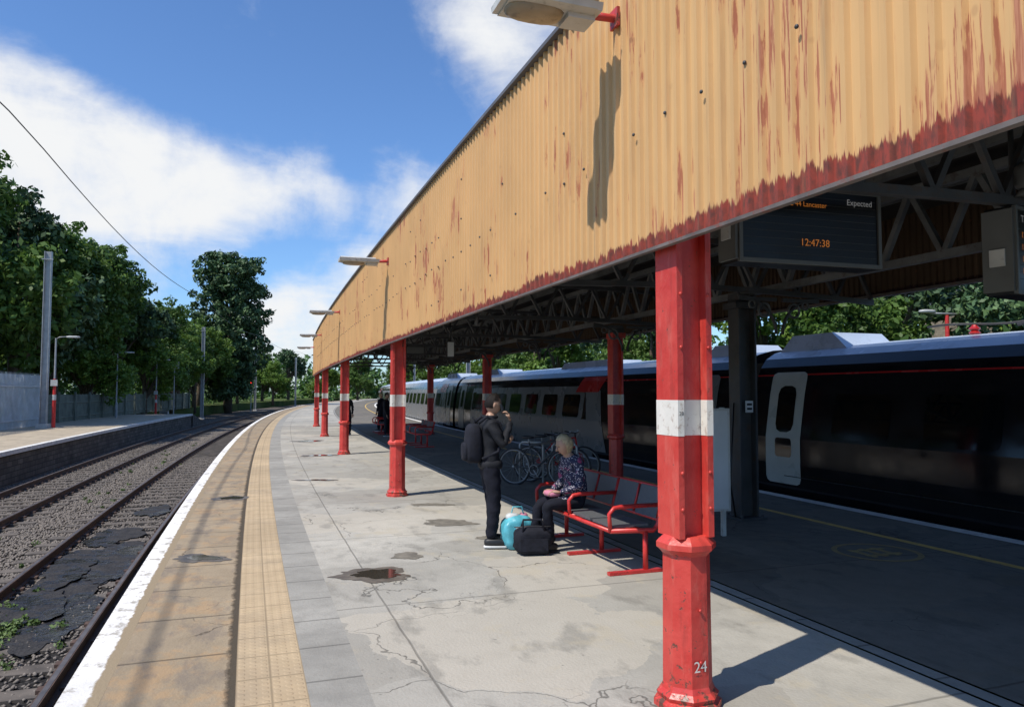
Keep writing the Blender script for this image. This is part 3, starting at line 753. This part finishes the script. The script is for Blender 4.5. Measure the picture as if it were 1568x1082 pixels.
person('standing_man',J,E,T,(0,.04,1.605),Matrix.Rotation(-.12,3,'X'),[M_skin,M_hairk,M_jkt,M_jean,M_rub,M_black,M_black,M_pack,M_shoe],
   [((.09,.215,1.42),(-.2,-.22,.9),(-.3,-.9,-.2),0,.9,1),((-.14,.20,1.16),(.6,.7,.25),(.3,-.3,.9),0,.9,-1)],
   [((.11,-.02,.10),(.25,1,0),8,4),((-.12,.06,.10),(-.1,1,0),8,4)],(-.25,8.48,0),rad(-76),extra=man_extra)
J=[((0,0,.56),(.17,.15)),((0,.02,.72),(.15,.125)),((0,.07,.90),(.165,.12)),((0,.10,1.00),(.11,.085)),((0,.125,1.05),(.05,.05)),((0,.15,1.11),(.045,.048)),
 ((.165,.09,.975),(.065,.065)),((.21,.10,.72),(.05,.05)),((.10,.29,.66),(.034,.034)),
 ((-.165,.09,.975),(.065,.065)),((-.21,.10,.72),(.05,.05)),((-.10,.29,.66),(.034,.034)),
 ((.09,.08,.54),(.105,.10)),((.10,.46,.52),(.07,.07)),((.10,.50,.10),(.05,.05)),
 ((-.09,.08,.54),(.105,.10)),((-.09,.46,.53),(.07,.07)),((-.06,.38,.10),(.05,.05))]
E=[(0,1),(1,2),(2,3),(3,4),(4,5),(3,6),(6,7),(7,8),(3,9),(9,10),(10,11),(0,12),(12,13),(13,14),(0,15),(15,16),(16,17)]
T=[2,2,2,2,0,2,2,2,2,2,2,3,3,3,3,3,3]
hr=Matrix.Rotation(-.35,3,'X')
person('seated_woman',J,E,T,(0,.185,1.165),hr,[M_skin,M_hairb,M_blouse,M_jean,M_shoe,M_lip_,M_black,M_pink,M_shoe],
   [((.10,.29,.66),(-.5,.8,.05),(0,.1,-1),0,.7,1),((-.10,.29,.66),(.5,.8,.05),(0,.1,-1),0,.7,-1)],
   [((.10,.50,.10),(0,1,0),8,8),((-.06,.38,.10),(0,1,0),8,8)],P(4.0,1.17,-.01),ph(4)+math.pi/2+.1,longh=True,extra=lambda mb:mb.sup((0,.34,.64),(.2,.16,.07),None,.6,12,7))
def far_person(s,d,rz,top,tr,hair):
    J,E,T=std_joints([(.23,.0,1.10),(.21,.10,.86)],[(-.23,.0,1.10),(-.21,.08,.86)],[[(.10,.03,.47),(.11,.0,.10)],[(-.10,.05,.48),(-.11,.05,.10)]])
    person('waiting_passenger',J,E,T,(0,.02,1.605),Matrix.Identity(3),[M_skin,hair,top,tr,M_rub,M_lip_,M_black,M_pack,M_shoe],
     [((.21,.10,.86),(0,.15,-1),(0,1,0),0,.4,1),((-.21,.08,.86),(0,.15,-1),(0,1,0),0,.4,-1)],[((.11,0,.10),(0,1,0),8,4),((-.11,.05,.10),(0,1,0),8,4)],P(s,d,0),rz)
far_person(27,.9,rad(200),M_jkt,M_jean,M_hairk); far_person(29.5,2.6,rad(60),M_pack,M_jean,M_hairb); far_person(25.5,2.3,rad(-100),M_jkt,M_jean,M_hairk)
far_person(33,1.3,rad(150),M_blouse,M_jean,M_hairk)
b=MB()
def crump(p):
    q=p.copy(); k=1+.08*math.sin(7*p.x+3*p.z)+.07*math.sin(9*p.y+5*p.z)+.03*math.sin(17*p.x+13*p.y); q.x*=k; q.y*=k
    if q.z>0: q.x*=1-.25*q.z
    return q
b.sup((0,0,.18),(.38,.26,.38),None,.55,28,0,crump); b.tube([(-.08,0,.34),(-.05,0,.46),(.05,0,.46),(.08,0,.34)],.008,6,0); b.sup((-.06,.0,.35),(.16,.12,.09),None,.8,12,1); b.sup((.08,.03,.35),(.1,.1,.08),None,.8,12,2)
b.box((.02,-.132,.2),(.14,.012,.12),None,1)
b.obj('carrier_bag',[M_turq,M_paper,M_pink],None,(.06,8.40,0),rad(15))
b=MB(); b.sup((0,0,.15),(.42,.26,.30),None,.55,24,0,crump); b.tube([(-.12,-.1,.24),(-.11,-.08,.38),(.09,-.08,.38),(.12,-.1,.24)],.012,8,0); b.tube([(-.12,.08,.24),(-.09,.05,.36),(.1,.05,.36),(.12,.08,.24)],.012,8,0)
b.box((0,-.135,.12),(.3,.01,.13),None,0); b.tube([(-.2,-.02,.295),(.2,-.02,.295)],.006,6,1)
b.obj('holdall_bag',[M_pack,M_steel],None,(.22,8.10,0),rad(8))
# ------------------------------------------------------------------ bicycles
def bike(x,y_,rz,col):
    b=MB(); r=.34
    for cx in (-.52,.52):
        b.tube([(cx+r*math.cos(a),0,r+r*math.sin(a)) for a in np.linspace(0,2*math.pi,32,endpoint=False)],.02,8,0,True,True)
        b.tube([(cx+.31*math.cos(a),0,r+.31*math.sin(a)) for a in np.linspace(0,2*math.pi,28,endpoint=False)],.010,6,2,True,True)
        for k in range(14):
            a=k*math.pi/7; b.tube([(cx,0,r),(cx+.31*math.cos(a),0,r+.31*math.sin(a))],.0018,3,2)
        b.tube([(cx,-.05,r),(cx,.05,r)],.025,8,2)
    bb=(-.08,0,.30); st=(-.20,0,.80); ht=(.34,0,.86); hb=(.37,0,.72)
    for a,c_ in ((bb,st),(bb,hb),((-.19,0,.74),ht),(hb,ht)): b.tube([a,c_],.018,8,1)
    for sy in (-.04,.04):
        b.tube([bb,(-.52,sy,r)],.010,6,1); b.tube([(-.18,0,.70),(-.52,sy,r)],.009,6,1); b.tube([hb,(.45,sy,.55),(.52,sy,r)],.011,6,1)
    b.tube([ht,(.33,0,.95)],.014,8,0); b.tube([(.25,-.29,.99),(.33,-.18,.97),(.34,0,.95),(.33,.18,.97),(.25,.29,.99)],.013,8,0)
    b.tube([st,(-.215,0,.88)],.013,8,2); b.sup((-.22,0,.90),(.27,.14,.06),None,.8,12,0)
    b.tube([(-.08+.09*math.cos(a),-.05,.30+.09*math.sin(a)) for a in np.linspace(0,2*math.pi,16,endpoint=False)],.008,6,2,True,True)
    b.tube([(-.08,-.06,.30),(.02,-.07,.17)],.01,6,2); b.box((.02,-.11,.165),(.09,.08,.02),None,0)
    b.tube([(-.08,.06,.30),(-.18,.07,.43)],.01,6,2); b.box((-.18,.11,.435),(.09,.08,.02),None,0)
    b.obj('bicycle',[M_black,col,M_grey],None,(x,y_,0),rz)
bike(.50,13.9,rad(-28),M_steel); bike(.75,14.3,rad(-34),M_hous); bike(.95,14.75,rad(-30),M_redb)
h=MB()
for x in (0,.7): h.tube([(x,0,0),(x,0,.75),(x+.06,0,.8),(x+.44,0,.8),(x+.5,0,.75),(x+.5,0,0)],.022,8,0)
h.obj('cycle_stand',[M_grey],None,(.15,14.2,0),rad(-30))
# ------------------------------------------------------------------ train
prof=[(6.64,-.72),(6.52,-.30),(6.475,.12),(6.465,.5),(6.47,.95),(6.53,1.35),(6.59,1.72),(6.635,1.92),(6.665,2.04),(6.672,2.065),(6.73,2.2),(6.85,2.36),(7.05,2.48),(7.4,2.57),(7.85,2.60)]
full=prof+[(15.7-d,z) for d,z in prof[-2::-1]]
train=empty('passenger_train')
def car(s0,s1,cells,name):
    c=MB(); col=[]
    for (a,b,k) in cells:
        n=max(1,int((b-a)/1.5))
        for i in range(n): col.append((a+(b-a)*i/n,a+(b-a)*(i+1)/n,k))
    np_=len(full)
    for (a,b,k) in col:
        for j in range(np_-1):
            z0,z1=full[j][1],full[j+1][1]; zc=(z0+z1)/2
            if zc<-.1: m=5
            elif zc>2.13: m=2 if zc>2.3 else 0
            elif zc>2.04 and zc<2.07: m=4 if k[0]=='B' else 0
            elif k[0]=='G': m=1 if zc<1.9 else 0
            else: m=0
            c.add([P(a,full[j][0],z0),P(b,full[j][0],z0),P(b,full[j+1][0],z1),P(a,full[j+1][0],z1)],[(0,1,2,3)],m,None,True)
    for s in (s0,s1):
        vs=[P(s,d,z) for d,z in full]; c.add(vs,[tuple(range(len(vs)))],0)
    return c.obj(name,[M_train,M_tgrey,M_troof,M_tlgrey,M_tred,M_under,M_tglass],train)
def sidept(s,z,off=.004):
    for (d0,z0),(d1,z1) in zip(prof[:-1],prof[1:]):
        if z0<=z<=z1: return P(s,d0+(d1-d0)*(z-z0)/(z1-z0)-off,z)
def panel(mb,sa,sb,za,zb,m,off,rc=.12,shear=0.0):
    zs=sorted(set([za,za+rc*.3,za+rc]+[za+rc+(zb-za-2*rc)*i/5 for i in range(1,6)]+[zb-rc*.3,zb]+[q[1] for q in prof if za<q[1]<zb]))
    L=[];Rr=[]
    for z in zs:
        e=min(z-za,zb-z); ins=0 if e>=rc else rc-math.sqrt(max(0,rc*rc-(rc-e)**2))
        sh=shear*(z-za)
        L.append(sidept(sa+ins+sh,z,off)); Rr.append(sidept(sb-ins+sh,z,off))
    n=len(zs); mb.add(L+Rr,[(i,n+i,n+i+1,i+1) for i in range(n-1)],m)
car(-15.5,7.95,[(-15.5,7.95,'B')],'coach_near')
w=MB()
panel(w,6.60,7.50,.16,2.10,1,.010,.10); panel(w,6.70,7.40,.22,2.0,1,.014,.08); panel(w,6.80,7.26,1.05,1.86,0,.018,.14); panel(w,6.82,7.24,.62,.95,0,.018,.05)
s=-14.5
while s<5.2:
    panel(w,s,s+1.15,1.0,1.72,0,.006,.12); s+=1.75
w.tube([P(s,6.45,.30) for s in np.arange(-15,7.9,1.0)],.008,6,3)
w.obj('coach_near_door_and_windows',[M_tglass,M_tlgrey,M_tred,M_under],train)
s=8.45; ci=0
while s<100:
    e=s+23.4
    if ci==0: cells=[(s,s+6.6,'B'),(s+6.6,e-3.2,'G'),(e-3.2,e,'B')]
    else: cells=[(s,s+2.6,'B'),(s+2.6,e-3.2,'G'),(e-3.2,e,'B')]
    car(s,e,cells,'coach')
    w=MB(); q=s+(7.6 if ci==0 else 3.6)
    panel(w,s+(6.9 if ci==0 else 3.0),e-3.4,.98,1.74,4,.004,.08)
    while q<e-4.4: panel(w,q,q+1.25,1.02,1.68,0,.009,.10); q+=1.8
    for q in (s+.7,e-1.9): panel(w,q,q+1.1,.05,2.1,1,.008,.1); panel(w,q+.3,q+.8,1.05,1.85,0,.014,.12)
    x=s+(6.6 if ci==0 else 2.6)
    panel(w,x-.2,x+1.4,1.75,2.18,2,.012,.02,-.9); panel(w,x-.9,x+.1,.14,1.80,3,.009,.02,.35)
    w.obj('coach_doors_and_windows',[M_tglass,M_tgrey,M_tred,M_tgrey,M_train],train)
    s=e+.5; ci+=1
w=MB()
for s in (8.2,32.1,56.0,79.9): w.sbox(s-.24,s+.24,6.8,8.9,-.4,2.3,0,1)
w.obj('gangway_bellows',[M_under],train)
w=MB()
def pod(s0,s1,h=.26,da=7.1,db=8.2):
    w.sbox(s0+.4,s1-.4,da,db,2.44,2.60+h,0,1)
    for a,b in ((s0+.4,s0),(s1-.4,s1)):
        w.add([P(a,da,2.44),P(a,db,2.44),P(a,db,2.6+h),P(a,da,2.6+h),P(b,da,2.44),P(b,db,2.44)],[(0,1,5,4),(3,2,5,4),(0,3,4),(1,2,5)],0)
pod(6.1,7.9,.18); pod(8.9,10.4,.14); pod(15,19,.08); pod(26,29,.12); pod(34,37,.14); pod(-8,-5)
for q in (1.6,2.4,3.2,4.2): w.lathe(P(q,7.6,2.58),[(.05,0),(.08,.03),(.05,.06),(.08,.09),(.05,.12),(.03,.15)],10,1)
w.tube([P(q,7.6,2.74+.03*math.sin(q*3)) for q in np.linspace(1.6,5.0,14)],.018,6,2)
w.tube([P(1.0,7.3,2.62),P(2.2,7.4,2.74),P(3.4,7.4,2.66)],.02,6,2); w.tube([P(1.0,8.4,2.62),P(2.2,8.3,2.74),P(3.4,8.3,2.66)],.02,6,2)
w.obj('roof_equipment',[M_troof,M_tred,M_steel],train)
# ------------------------------------------------------------------ masts, wires, lamp posts
def mast2(s,d,z0,h):
    m=MB()
    for x in (-.14,.14): m.box((x,0,h/2),(.03,.26,h),None,0)
    m.box((0,0,h/2),(.25,.02,h),None,0); m.box((0,0,.1),(.5,.5,.2),None,1); m.box((0,-.15,h-.4),(.5,.05,.05),None,0)
    m.obj('overhead_line_mast',[M_grey,M_lgrey],None,P(s,d,z0),ph(s))
mast2(37.5,-12.9,0,8.7); mast2(78,-11.8,-1.1,9.6); mast2(112,-11.7,-1.1,9.8); mast2(150,-12.0,-1.1,9.8)
for s in (52,75,100): mast2(s,11.5,-1.1,8.6)
w=MB()
w.tube([P(s,-8.5,9.0-.5*math.sin(math.pi*((s+20)%39)/39)) for s in np.arange(-15,160,3.0)],.018,5,0)
w.obj('overhead_wire',[M_steel])
def lamppost(s,d,z0=0,h=4.4,band=True,arm=1):
    m=MB(); m.lathe((0,0,0),[(.085,0),(.085,1.0),(.05,1.05),(.04,h)],10,0)
    if band: m.lathe((0,0,0),[(.088,.02),(.088,1.35),(.06,1.4)],10,1); m.lathe((0,0,0),[(.092,1.36),(.092,1.62)],10,2); m.lathe((0,0,0),[(.075,1.62),(.06,2.4)],10,1); m.box((.0,-.1,2.2),(.3,.03,.3),None,2)
    m.tube([(0,0,h-.05),(arm*.15,0,h+.05),(arm*.5,0,h+.08)],.025,8,0); m.sup((arm*.75,0,h+.07),(.62,.22,.11),None,.6,14,2)
    m.obj('lamp_post',[M_grey,M_redb,M_lgrey],None,P(s,d,z0),ph(s))
lamppost(37.3,-12.4); lamppost(52,-13.0,band=False); lamppost(64,-13.0,-.5,4.9)
m=MB(); m.lathe((0,0,0),[(.09,0),(.06,4.0)],10,0); m.tube([(-.7,0,4.05),(.7,0,4.05)],.03,8,2)
for x in (-.8,.8): m.sup((x,0,4.1),(.6,.25,.12),None,.6,14,1)
m.obj('lamp_post',[M_redb,M_lgrey,M_grey],None,(14.2,24,0.25),.3)
m=MB(); m.lathe((0,0,0),[(.07,0),(.06,4.2)],10,0); m.box((0,0,4.4),(.4,.2,1.0),None,1); m.sup((0,-.13,4.2),(.2,.06,.2),None,1,14,2); m.box((0,-.12,3.6),(.3,.03,.3),None,3)
m.box((.0,-.2,4.34),(.26,.2,.02),None,1)
m.obj('railway_signal',[M_grey,M_black,M_sigr,M_lgrey],None,P(106,-11.2,-1.1),ph(100))
m=MB(); m.lathe((0,0,0),[(.05,0),(.045,5.4)],8,0); m.box((0,-.06,5.2),(.75,.03,.6),None,1); m.obj('track_sign',[M_grey,M_lgrey],None,P(66,-12.0,-1.1),ph(57))
m=MB(); m.box((0,0,.5),(.7,.4,1.0),None,0); m.box((0,-.205,.5),(.6,.01,.85),None,1); m.box((0,0,1.02),(.76,.46,.05),None,1); m.obj('equipment_cabinet',[M_lgrey,M_hous],None,P(70,-13.6,-1.0),ph(60))
f=MB()
for s in np.arange(2,40.6,.16):
    f.box(P(s,-14.0,1.3),(.02,.085,2.6),FM(s),0); f.add([P(s-.042,-14.0,2.6),P(s+.042,-14.0,2.6),P(s,-14.0,2.74)],[(0,1,2)],0)
f.sbox(2,40.6,-13.96,-13.92,.35,.42,0); f.sbox(2,40.6,-13.96,-13.92,2.0,2.07,0)
f.obj('palisade_fence',[M_fen])
f=MB()
for s in np.arange(40.8,84,.13): f.box(P(s,-14.2,.8+random.uniform(-.03,.03)),(.02,.085,1.6),FM(s),0)
f.sbox(40.8,84,-14.18,-14.14,.25,.32,0); f.sbox(40.8,84,-14.18,-14.14,1.1,1.17,0)
for s in np.arange(41,85,3): f.box(P(s,-14.1,.85),(.1,.1,1.8),FM(s),0)
f.obj('boundary_fence',[M_green])
bd=empty('stone_building',(0,0,0))
def bx(mb,x0,x1,y0,y1,z0,z1,m):
    vs=[(x0,y0,z0),(x1,y0,z0),(x1,y1,z0),(x0,y1,z0),(x0,y0,z1),(x1,y0,z1),(x1,y1,z1),(x0,y1,z1)]
    for fc in [(0,1,5,4),(1,2,6,5),(2,3,7,6),(3,0,4,7),(4,5,6,7)]:
        pts=[Vector(vs[i]) for i in fc]; hz=(pts[1]-pts[0]).length
        mb.add(pts,[(0,1,2,3)],m,[(0,pts[0].z),(hz,pts[1].z),(hz,pts[2].z),(0,pts[3].z)])
q=MB(); bx(q,29,44,42,52,-1,7.5,0)
q.obj('walls',[M_stone],bd)
q=MB(); q.add([(28.6,41.5,7.5),(44.4,41.5,7.5),(44.4,47,11),(28.6,47,11),(28.6,52.5,7.5),(44.4,52.5,7.5)],[(0,1,2,3),(3,2,5,4),(0,3,4),(1,5,2)],0); q.obj('roof',[M_cap],bd)
q=MB()
for x in np.arange(30.5,43,2.6):
    for z in (1.2,4.6): q.box((x,41.97,z+.8),(1.0,.08,1.6),None,0); q.box((x,41.9,z-.08),(1.3,.2,.12),None,1); q.box((x,41.93,z+.8),(.05,.05,1.6),None,2)
q.obj('windows',[M_tglass,M_lgrey,M_lgrey],bd)
# ------------------------------------------------------------------ trees
def leafcloud(C,Rr,nper,size,r_):
    C=np.repeat(C,nper,0); Rr=np.repeat(Rr,nper)[:,None]; n=len(C)
    v=r_.normal(size=(n,3)); v/=np.linalg.norm(v,axis=1)[:,None]; C=C+v*Rr*(r_.random((n,1))**.45)*np.array([1,1,.75])
    nn=v+np.array([0,0,.5])+.8*r_.normal(size=(n,3)); nn/=np.linalg.norm(nn,axis=1)[:,None]
    a=np.cross(nn,r_.normal(size=(n,3))); a/=np.linalg.norm(a,axis=1)[:,None]; b=np.cross(nn,a)
    sz=(size*(.6+.8*r_.random((n,1))))
    V=np.stack([C-a*sz,C-b*sz*.55,C+a*sz,C+b*sz*.55],1).reshape(-1,3)
    F=np.arange(4*n).reshape(-1,4); return V,F
def make_tree(seed,H,Rc,kind,leafm,size=.17,ncl=230,nper=60):
    r_=np.random.default_rng(seed); tr=MB()
    tr.tube([(0,0,-.3),(r_.uniform(-.1,.1),0,H*.2),(r_.uniform(-.3,.3),r_.uniform(-.2,.2),H*.5),(0,0,H*.85)],[.045*H**.8,.035*H**.8,.02*H**.8,.03],10,0)
    C=[];Rr=[]
    if kind=='broad':
        lobes=[]
        for i in range(17):
            a=i*2.4+r_.uniform(-.4,.4); zz=H*(.36+.52*((i*.618)%1)); k=1-abs((zz/H-.5)/.6)**2
            rr=Rc*.60*max(.25,k)*r_.uniform(.7,1.1); lobes.append((np.array([rr*math.cos(a),rr*math.sin(a),zz]),Rc*r_.uniform(.30,.46)))
            tr.tube([(0,0,zz*.45),(rr*.5*math.cos(a),rr*.5*math.sin(a),zz*.8),(rr*math.cos(a),rr*math.sin(a),zz)],[.10,.07,.03],6,0)
        lobes.append((np.array([0,0,H*.86]),Rc*.38))
        for i in range(ncl):
            c,rr=lobes[r_.integers(len(lobes))]; v=r_.normal(size=3); v/=np.linalg.norm(v)
            C.append(c+v*rr*r_.uniform(.55,1.05)); Rr.append(Rc*r_.uniform(.09,.17))
    else:
        for i in range(14):
            a=i*2.4; zz=H*(.2+.7*i/14); w=Rc*math.sin(math.pi*(.12+.8*i/14))
            tr.tube([(0,0,zz*.8),(w*.6*math.cos(a),w*.6*math.sin(a),zz+.4)],[.12,.03],6,0)
        for i in range(ncl):
            u=r_.random(); zz=H*(.10+.90*u); w=Rc*(math.sin(math.pi*min(1,(.14+.66*u)))**.7)*(1+.12*math.sin(7*u*3+i%3)); a=r_.random()*6.28
            q=w*r_.uniform(.25,1.0); C.append(np.array([q*math.cos(a),q*math.sin(a),zz+r_.uniform(-.4,.4)])); Rr.append(r_.uniform(.10,.19)*Rc)
    V,F=leafcloud(np.array(C),np.array(Rr),nper,size,r_)
    fm=npmesh('foliage',V,F,[leafm])
    to=tr.obj('tmp',[M_bark]); tm=to.data; bpy.data.objects.remove(to); return tm,fm
T_A=make_tree(1,12,4.6,'broad',M_leafA,.16,360,56)
T_B=make_tree(2,12,4.8,'broad',M_leafC,.17,320,50)
T_C=make_tree(3,12,4.2,'broad',M_leafB,.16,330,54)
T_P=make_tree(4,20,5.0,'poplar',M_leafB,.24,700,50)
def put(T,x,y_,sc,z=-.5,name='broadleaf_tree',sz=1.0):
    o=bpy.data.objects.new(name,T[0]); scene.collection.objects.link(o); o.location=(x,y_,z); o.rotation_euler=(0,0,random.random()*6.28); o.scale=(sc,sc,sc*sz)
    f=bpy.data.objects.new('foliage',T[1]); scene.collection.objects.link(f); f.parent=o
for T,x,y_,sc,sz in [(T_A,-28.4,38,1.18,1.05),(T_C,-29.0,43,1.18,1.02),(T_A,-29.8,48,1.10,1.02),(T_B,-29.6,51,.74,.95),(T_A,-31,54,1.1,1.0),(T_C,-32.6,60,1.12,1.0),(T_B,-31.8,64,.80,.98),(T_A,-34.2,70,.95,.97),(T_B,-34.5,75,.80,.98),
    (T_A,-36.2,80,.95,.97),(T_B,-37,86,.88,.97),(T_A,-39,92,.95,1),(T_B,-40,103,.82,.95),(T_A,-42,113,.84,.9),
    (T_B,-35,37,1.2,1),(T_C,-32,28,1.2,1),(T_B,-40,52,1.15,1),(T_C,-43,70,1.1,1),(T_B,-47,90,1.0,1),(T_A,-48,142,1.0,.85),(T_B,-53,138,.95,.85),(T_A,-60,152,1.0,1),(T_B,-44,136,.8,.85),(T_A,-33,158,.9,.9),(T_C,-50,165,1.1,.9),(T_A,-24,168,.9,1),(T_B,-38,150,.85,.8)]:
    put(T,x,y_,sc,sz=sz)
put(T_P,-37.6,98,1.03,-.8,'poplar_tree')
for T,s,d,sc in [(T_C,14,22,.8),(T_A,20,19,.72),(T_B,27,21,.8),(T_A,35,19,.75),(T_C,44,20,.85),(T_B,53,19,.75),(T_A,63,20,.8),(T_A,75,20,.8),(T_B,90,20,.85),(T_A,8,26,.8),(T_B,2,24,.8),(T_C,26,28,1.0),(T_B,17,30,1.0),(T_A,110,18,.9),(T_B,150,14,.9),(T_A,170,8,1.0)]:
    q=P(s,d); put(T,q.x,q.y,sc)
def mass(name,C,Rr,nper,size,mat,seed=5):
    V,F=leafcloud(np.array(C),np.array(Rr),nper,size,np.random.default_rng(seed)); me=npmesh(name,V,F,[mat]); scene.collection.objects.link(bpy.data.objects.new(name,me))
C=[];Rr=[]
for i in range(620):
    s=random.uniform(5,135); q=P(s,-random.uniform(16,20.5),random.uniform(.2,4.2)); C.append(q[:]);Rr.append(random.uniform(.5,1.1))
mass('hedge_shrubs',C,Rr,50,.15,M_leafD)
C=[];Rr=[]
for i in range(380):
    s=random.uniform(0,150); q=P(s,random.uniform(14.5,18),random.uniform(-.5,3.0)); C.append(q[:]);Rr.append(random.uniform(.7,1.3))
mass('trackside_shrubs',C,Rr,45,.18,M_leafD,6)
C=[];Rr=[]
for i in range(1000):
    a=random.uniform(-1.25,1.25); dist=random.uniform(200,270); x=dist*math.sin(a); y_=dist*math.cos(a)
    hh=11+4*math.sin(a*9)+3*math.sin(a*23+1); C.append((x,y_,random.uniform(-1,hh)));Rr.append(random.uniform(2.5,4.5))
mass('distant_woods',C,Rr,50,.8,M_leafD,8)
C=[];Rr=[]
for i in range(60):
    s=random.choice([random.gauss(21,2.5),random.uniform(6,50)]); C.append(P(s,random.gauss(-3.65,.12),-.98)[:]);Rr.append(random.uniform(.06,.15))
for i in range(55): C.append(P(random.gauss(6.1,.8),random.gauss(-5.15,.28),-.98)[:]);Rr.append(random.uniform(.05,.13))
for i in range(40): C.append(P(random.uniform(4,40),random.gauss(-6.2,.6),-1.0)[:]);Rr.append(random.uniform(.04,.08))
mass('trackside_weeds',C,Rr,44,.024,M_weed,9)
# ------------------------------------------------------------------ sky, sun, camera
tv=Vector((.607,.533,-1.15)).normalized()
sun=bpy.data.lights.new('sun','SUN'); sun.energy=4.6; sun.angle=rad(.5); sun.color=(1,.94,.85)
so=bpy.data.objects.new('sun',sun); scene.collection.objects.link(so); so.rotation_euler=tv.to_track_quat('-Z','Y').to_euler()
wd=bpy.data.worlds.new('World'); scene.world=wd; wd.use_nodes=True; nt=wd.node_tree; N=nt.nodes; Lk=nt.links
bg=N['Background']; sky=N.new('ShaderNodeTexSky'); sky.sky_type='NISHITA'; sky.sun_disc=False; sky.sun_elevation=rad(54.9); sky.sun_rotation=rad(228.7); sky.air_density=1.0; sky.dust_density=.5; sky.ozone_density=1.5
tc=N.new('ShaderNodeTexCoord')
def vm(op,a,b=None,scale=None):
    n=N.new('ShaderNodeVectorMath'); n.operation=op
    for i,v in enumerate((a,b)):
        if v is None: continue
        if isinstance(v,bpy.types.NodeSocket): Lk.new(v,n.inputs[i])
        else: n.inputs[i].default_value=v
    return n
def mt(op,a,b=0.0,c=None,clamp=False):
    n=N.new('ShaderNodeMath'); n.operation=op; n.use_clamp=clamp
    for i,v in enumerate((a,b,c)):
        if v is None: continue
        if isinstance(v,bpy.types.NodeSocket): Lk.new(v,n.inputs[i])
        else: n.inputs[i].default_value=v
    return n.outputs[0]
D=vm('NORMALIZE',tc.outputs['Generated']).outputs[0]
sp=N.new('ShaderNodeSeparateXYZ'); Lk.new(D,sp.inputs[0])
zz=mt('ADD',mt('MAXIMUM',sp.outputs[2],0.0),.16)
cb=N.new('ShaderNodeCombineXYZ'); Lk.new(mt('DIVIDE',sp.outputs[0],zz),cb.inputs[0]); Lk.new(mt('DIVIDE',sp.outputs[1],zz),cb.inputs[1])
def nz(co,scale,detail,rough,dist=0.0):
    n=N.new('ShaderNodeTexNoise'); Lk.new(co,n.inputs['Vector']); n.inputs['Scale'].default_value=scale;n.inputs['Detail'].default_value=detail;n.inputs['Roughness'].default_value=rough;n.inputs['Distortion'].default_value=dist; return n.outputs['Fac']
n1=nz(cb.outputs[0],1.7,7,.62,.5); n2=nz(D,9,7,.62,.3)
cov=mt('ADD',mt('MULTIPLY',n1,.45),mt('MULTIPLY',n2,.55))
f_=1130.0; pt=rad(2.99)
def sdir(px,py):
    v=Vector(((px-784)/f_,1,(541-py)/f_)); v=Matrix.Rotation(pt,3,'X')@v; return v.normalized()
acc=None
for px,py,r_,am in [(10,170,.12,.24),(110,225,.10,.26),(220,255,.10,.26),(340,285,.09,.26),(450,300,.075,.25),(520,300,.05,.17),(30,110,.06,.10),(250,330,.13,.12),(120,300,.12,.10),(760,45,.11,.24),(690,30,.07,.08),(620,270,.075,.26),(560,400,.07,.26),(460,470,.07,.30),(430,520,.08,.3),(1000,150,.3,.12),(480,240,.05,.12),(400,60,.10,.04),(-300,200,.3,.2),(1700,100,.4,.15),
                    (130,20,.16,-.14),(560,150,.16,-.14),(420,390,.05,-.10),(330,140,.12,-.08),(300,40,.1,-.05)]:
    dd=vm('DISTANCE',D,tuple(sdir(px,py))).outputs['Value']
    m=N.new('ShaderNodeMapRange'); m.interpolation_type='SMOOTHSTEP'; Lk.new(dd,m.inputs[0]); m.inputs[1].default_value=0;m.inputs[2].default_value=r_*1.25;m.inputs[3].default_value=am;m.inputs[4].default_value=0
    acc=m.outputs[0] if acc is None else mt('ADD',acc,m.outputs[0])
cov=mt('ADD',cov,mt('MINIMUM',acc,.33))
m=N.new('ShaderNodeMapRange'); m.interpolation_type='SMOOTHSTEP'; Lk.new(cov,m.inputs[0]); m.inputs[1].default_value=.50;m.inputs[2].default_value=.90
tint=vm('MULTIPLY',sky.outputs[0],(.84,1.14,1.52)).outputs[0]
mx=N.new('ShaderNodeMix'); mx.data_type='RGBA'; mx.clamp_factor=True; Lk.new(m.outputs[0],mx.inputs[0]); Lk.new(tint,mx.inputs[6]); mx.inputs[7].default_value=(7.9,8.0,8.1,1)
Lk.new(mx.outputs[2],bg.inputs[0]); bg.inputs[1].default_value=.115
wd.cycles.sampling_method='MANUAL'; wd.cycles.sample_map_resolution=512
cam=bpy.data.cameras.new('camera'); co=bpy.data.objects.new('camera',cam); scene.collection.objects.link(co); scene.camera=co
co.location=(0,0,1.75); co.rotation_euler=(rad(90+2.99),0,0); cam.sensor_width=36; cam.lens=25.94; cam.clip_end=2500; cam.clip_start=.05
scene.view_settings.view_transform='Standard'; scene.view_settings.look='None'; scene.view_settings.exposure=0
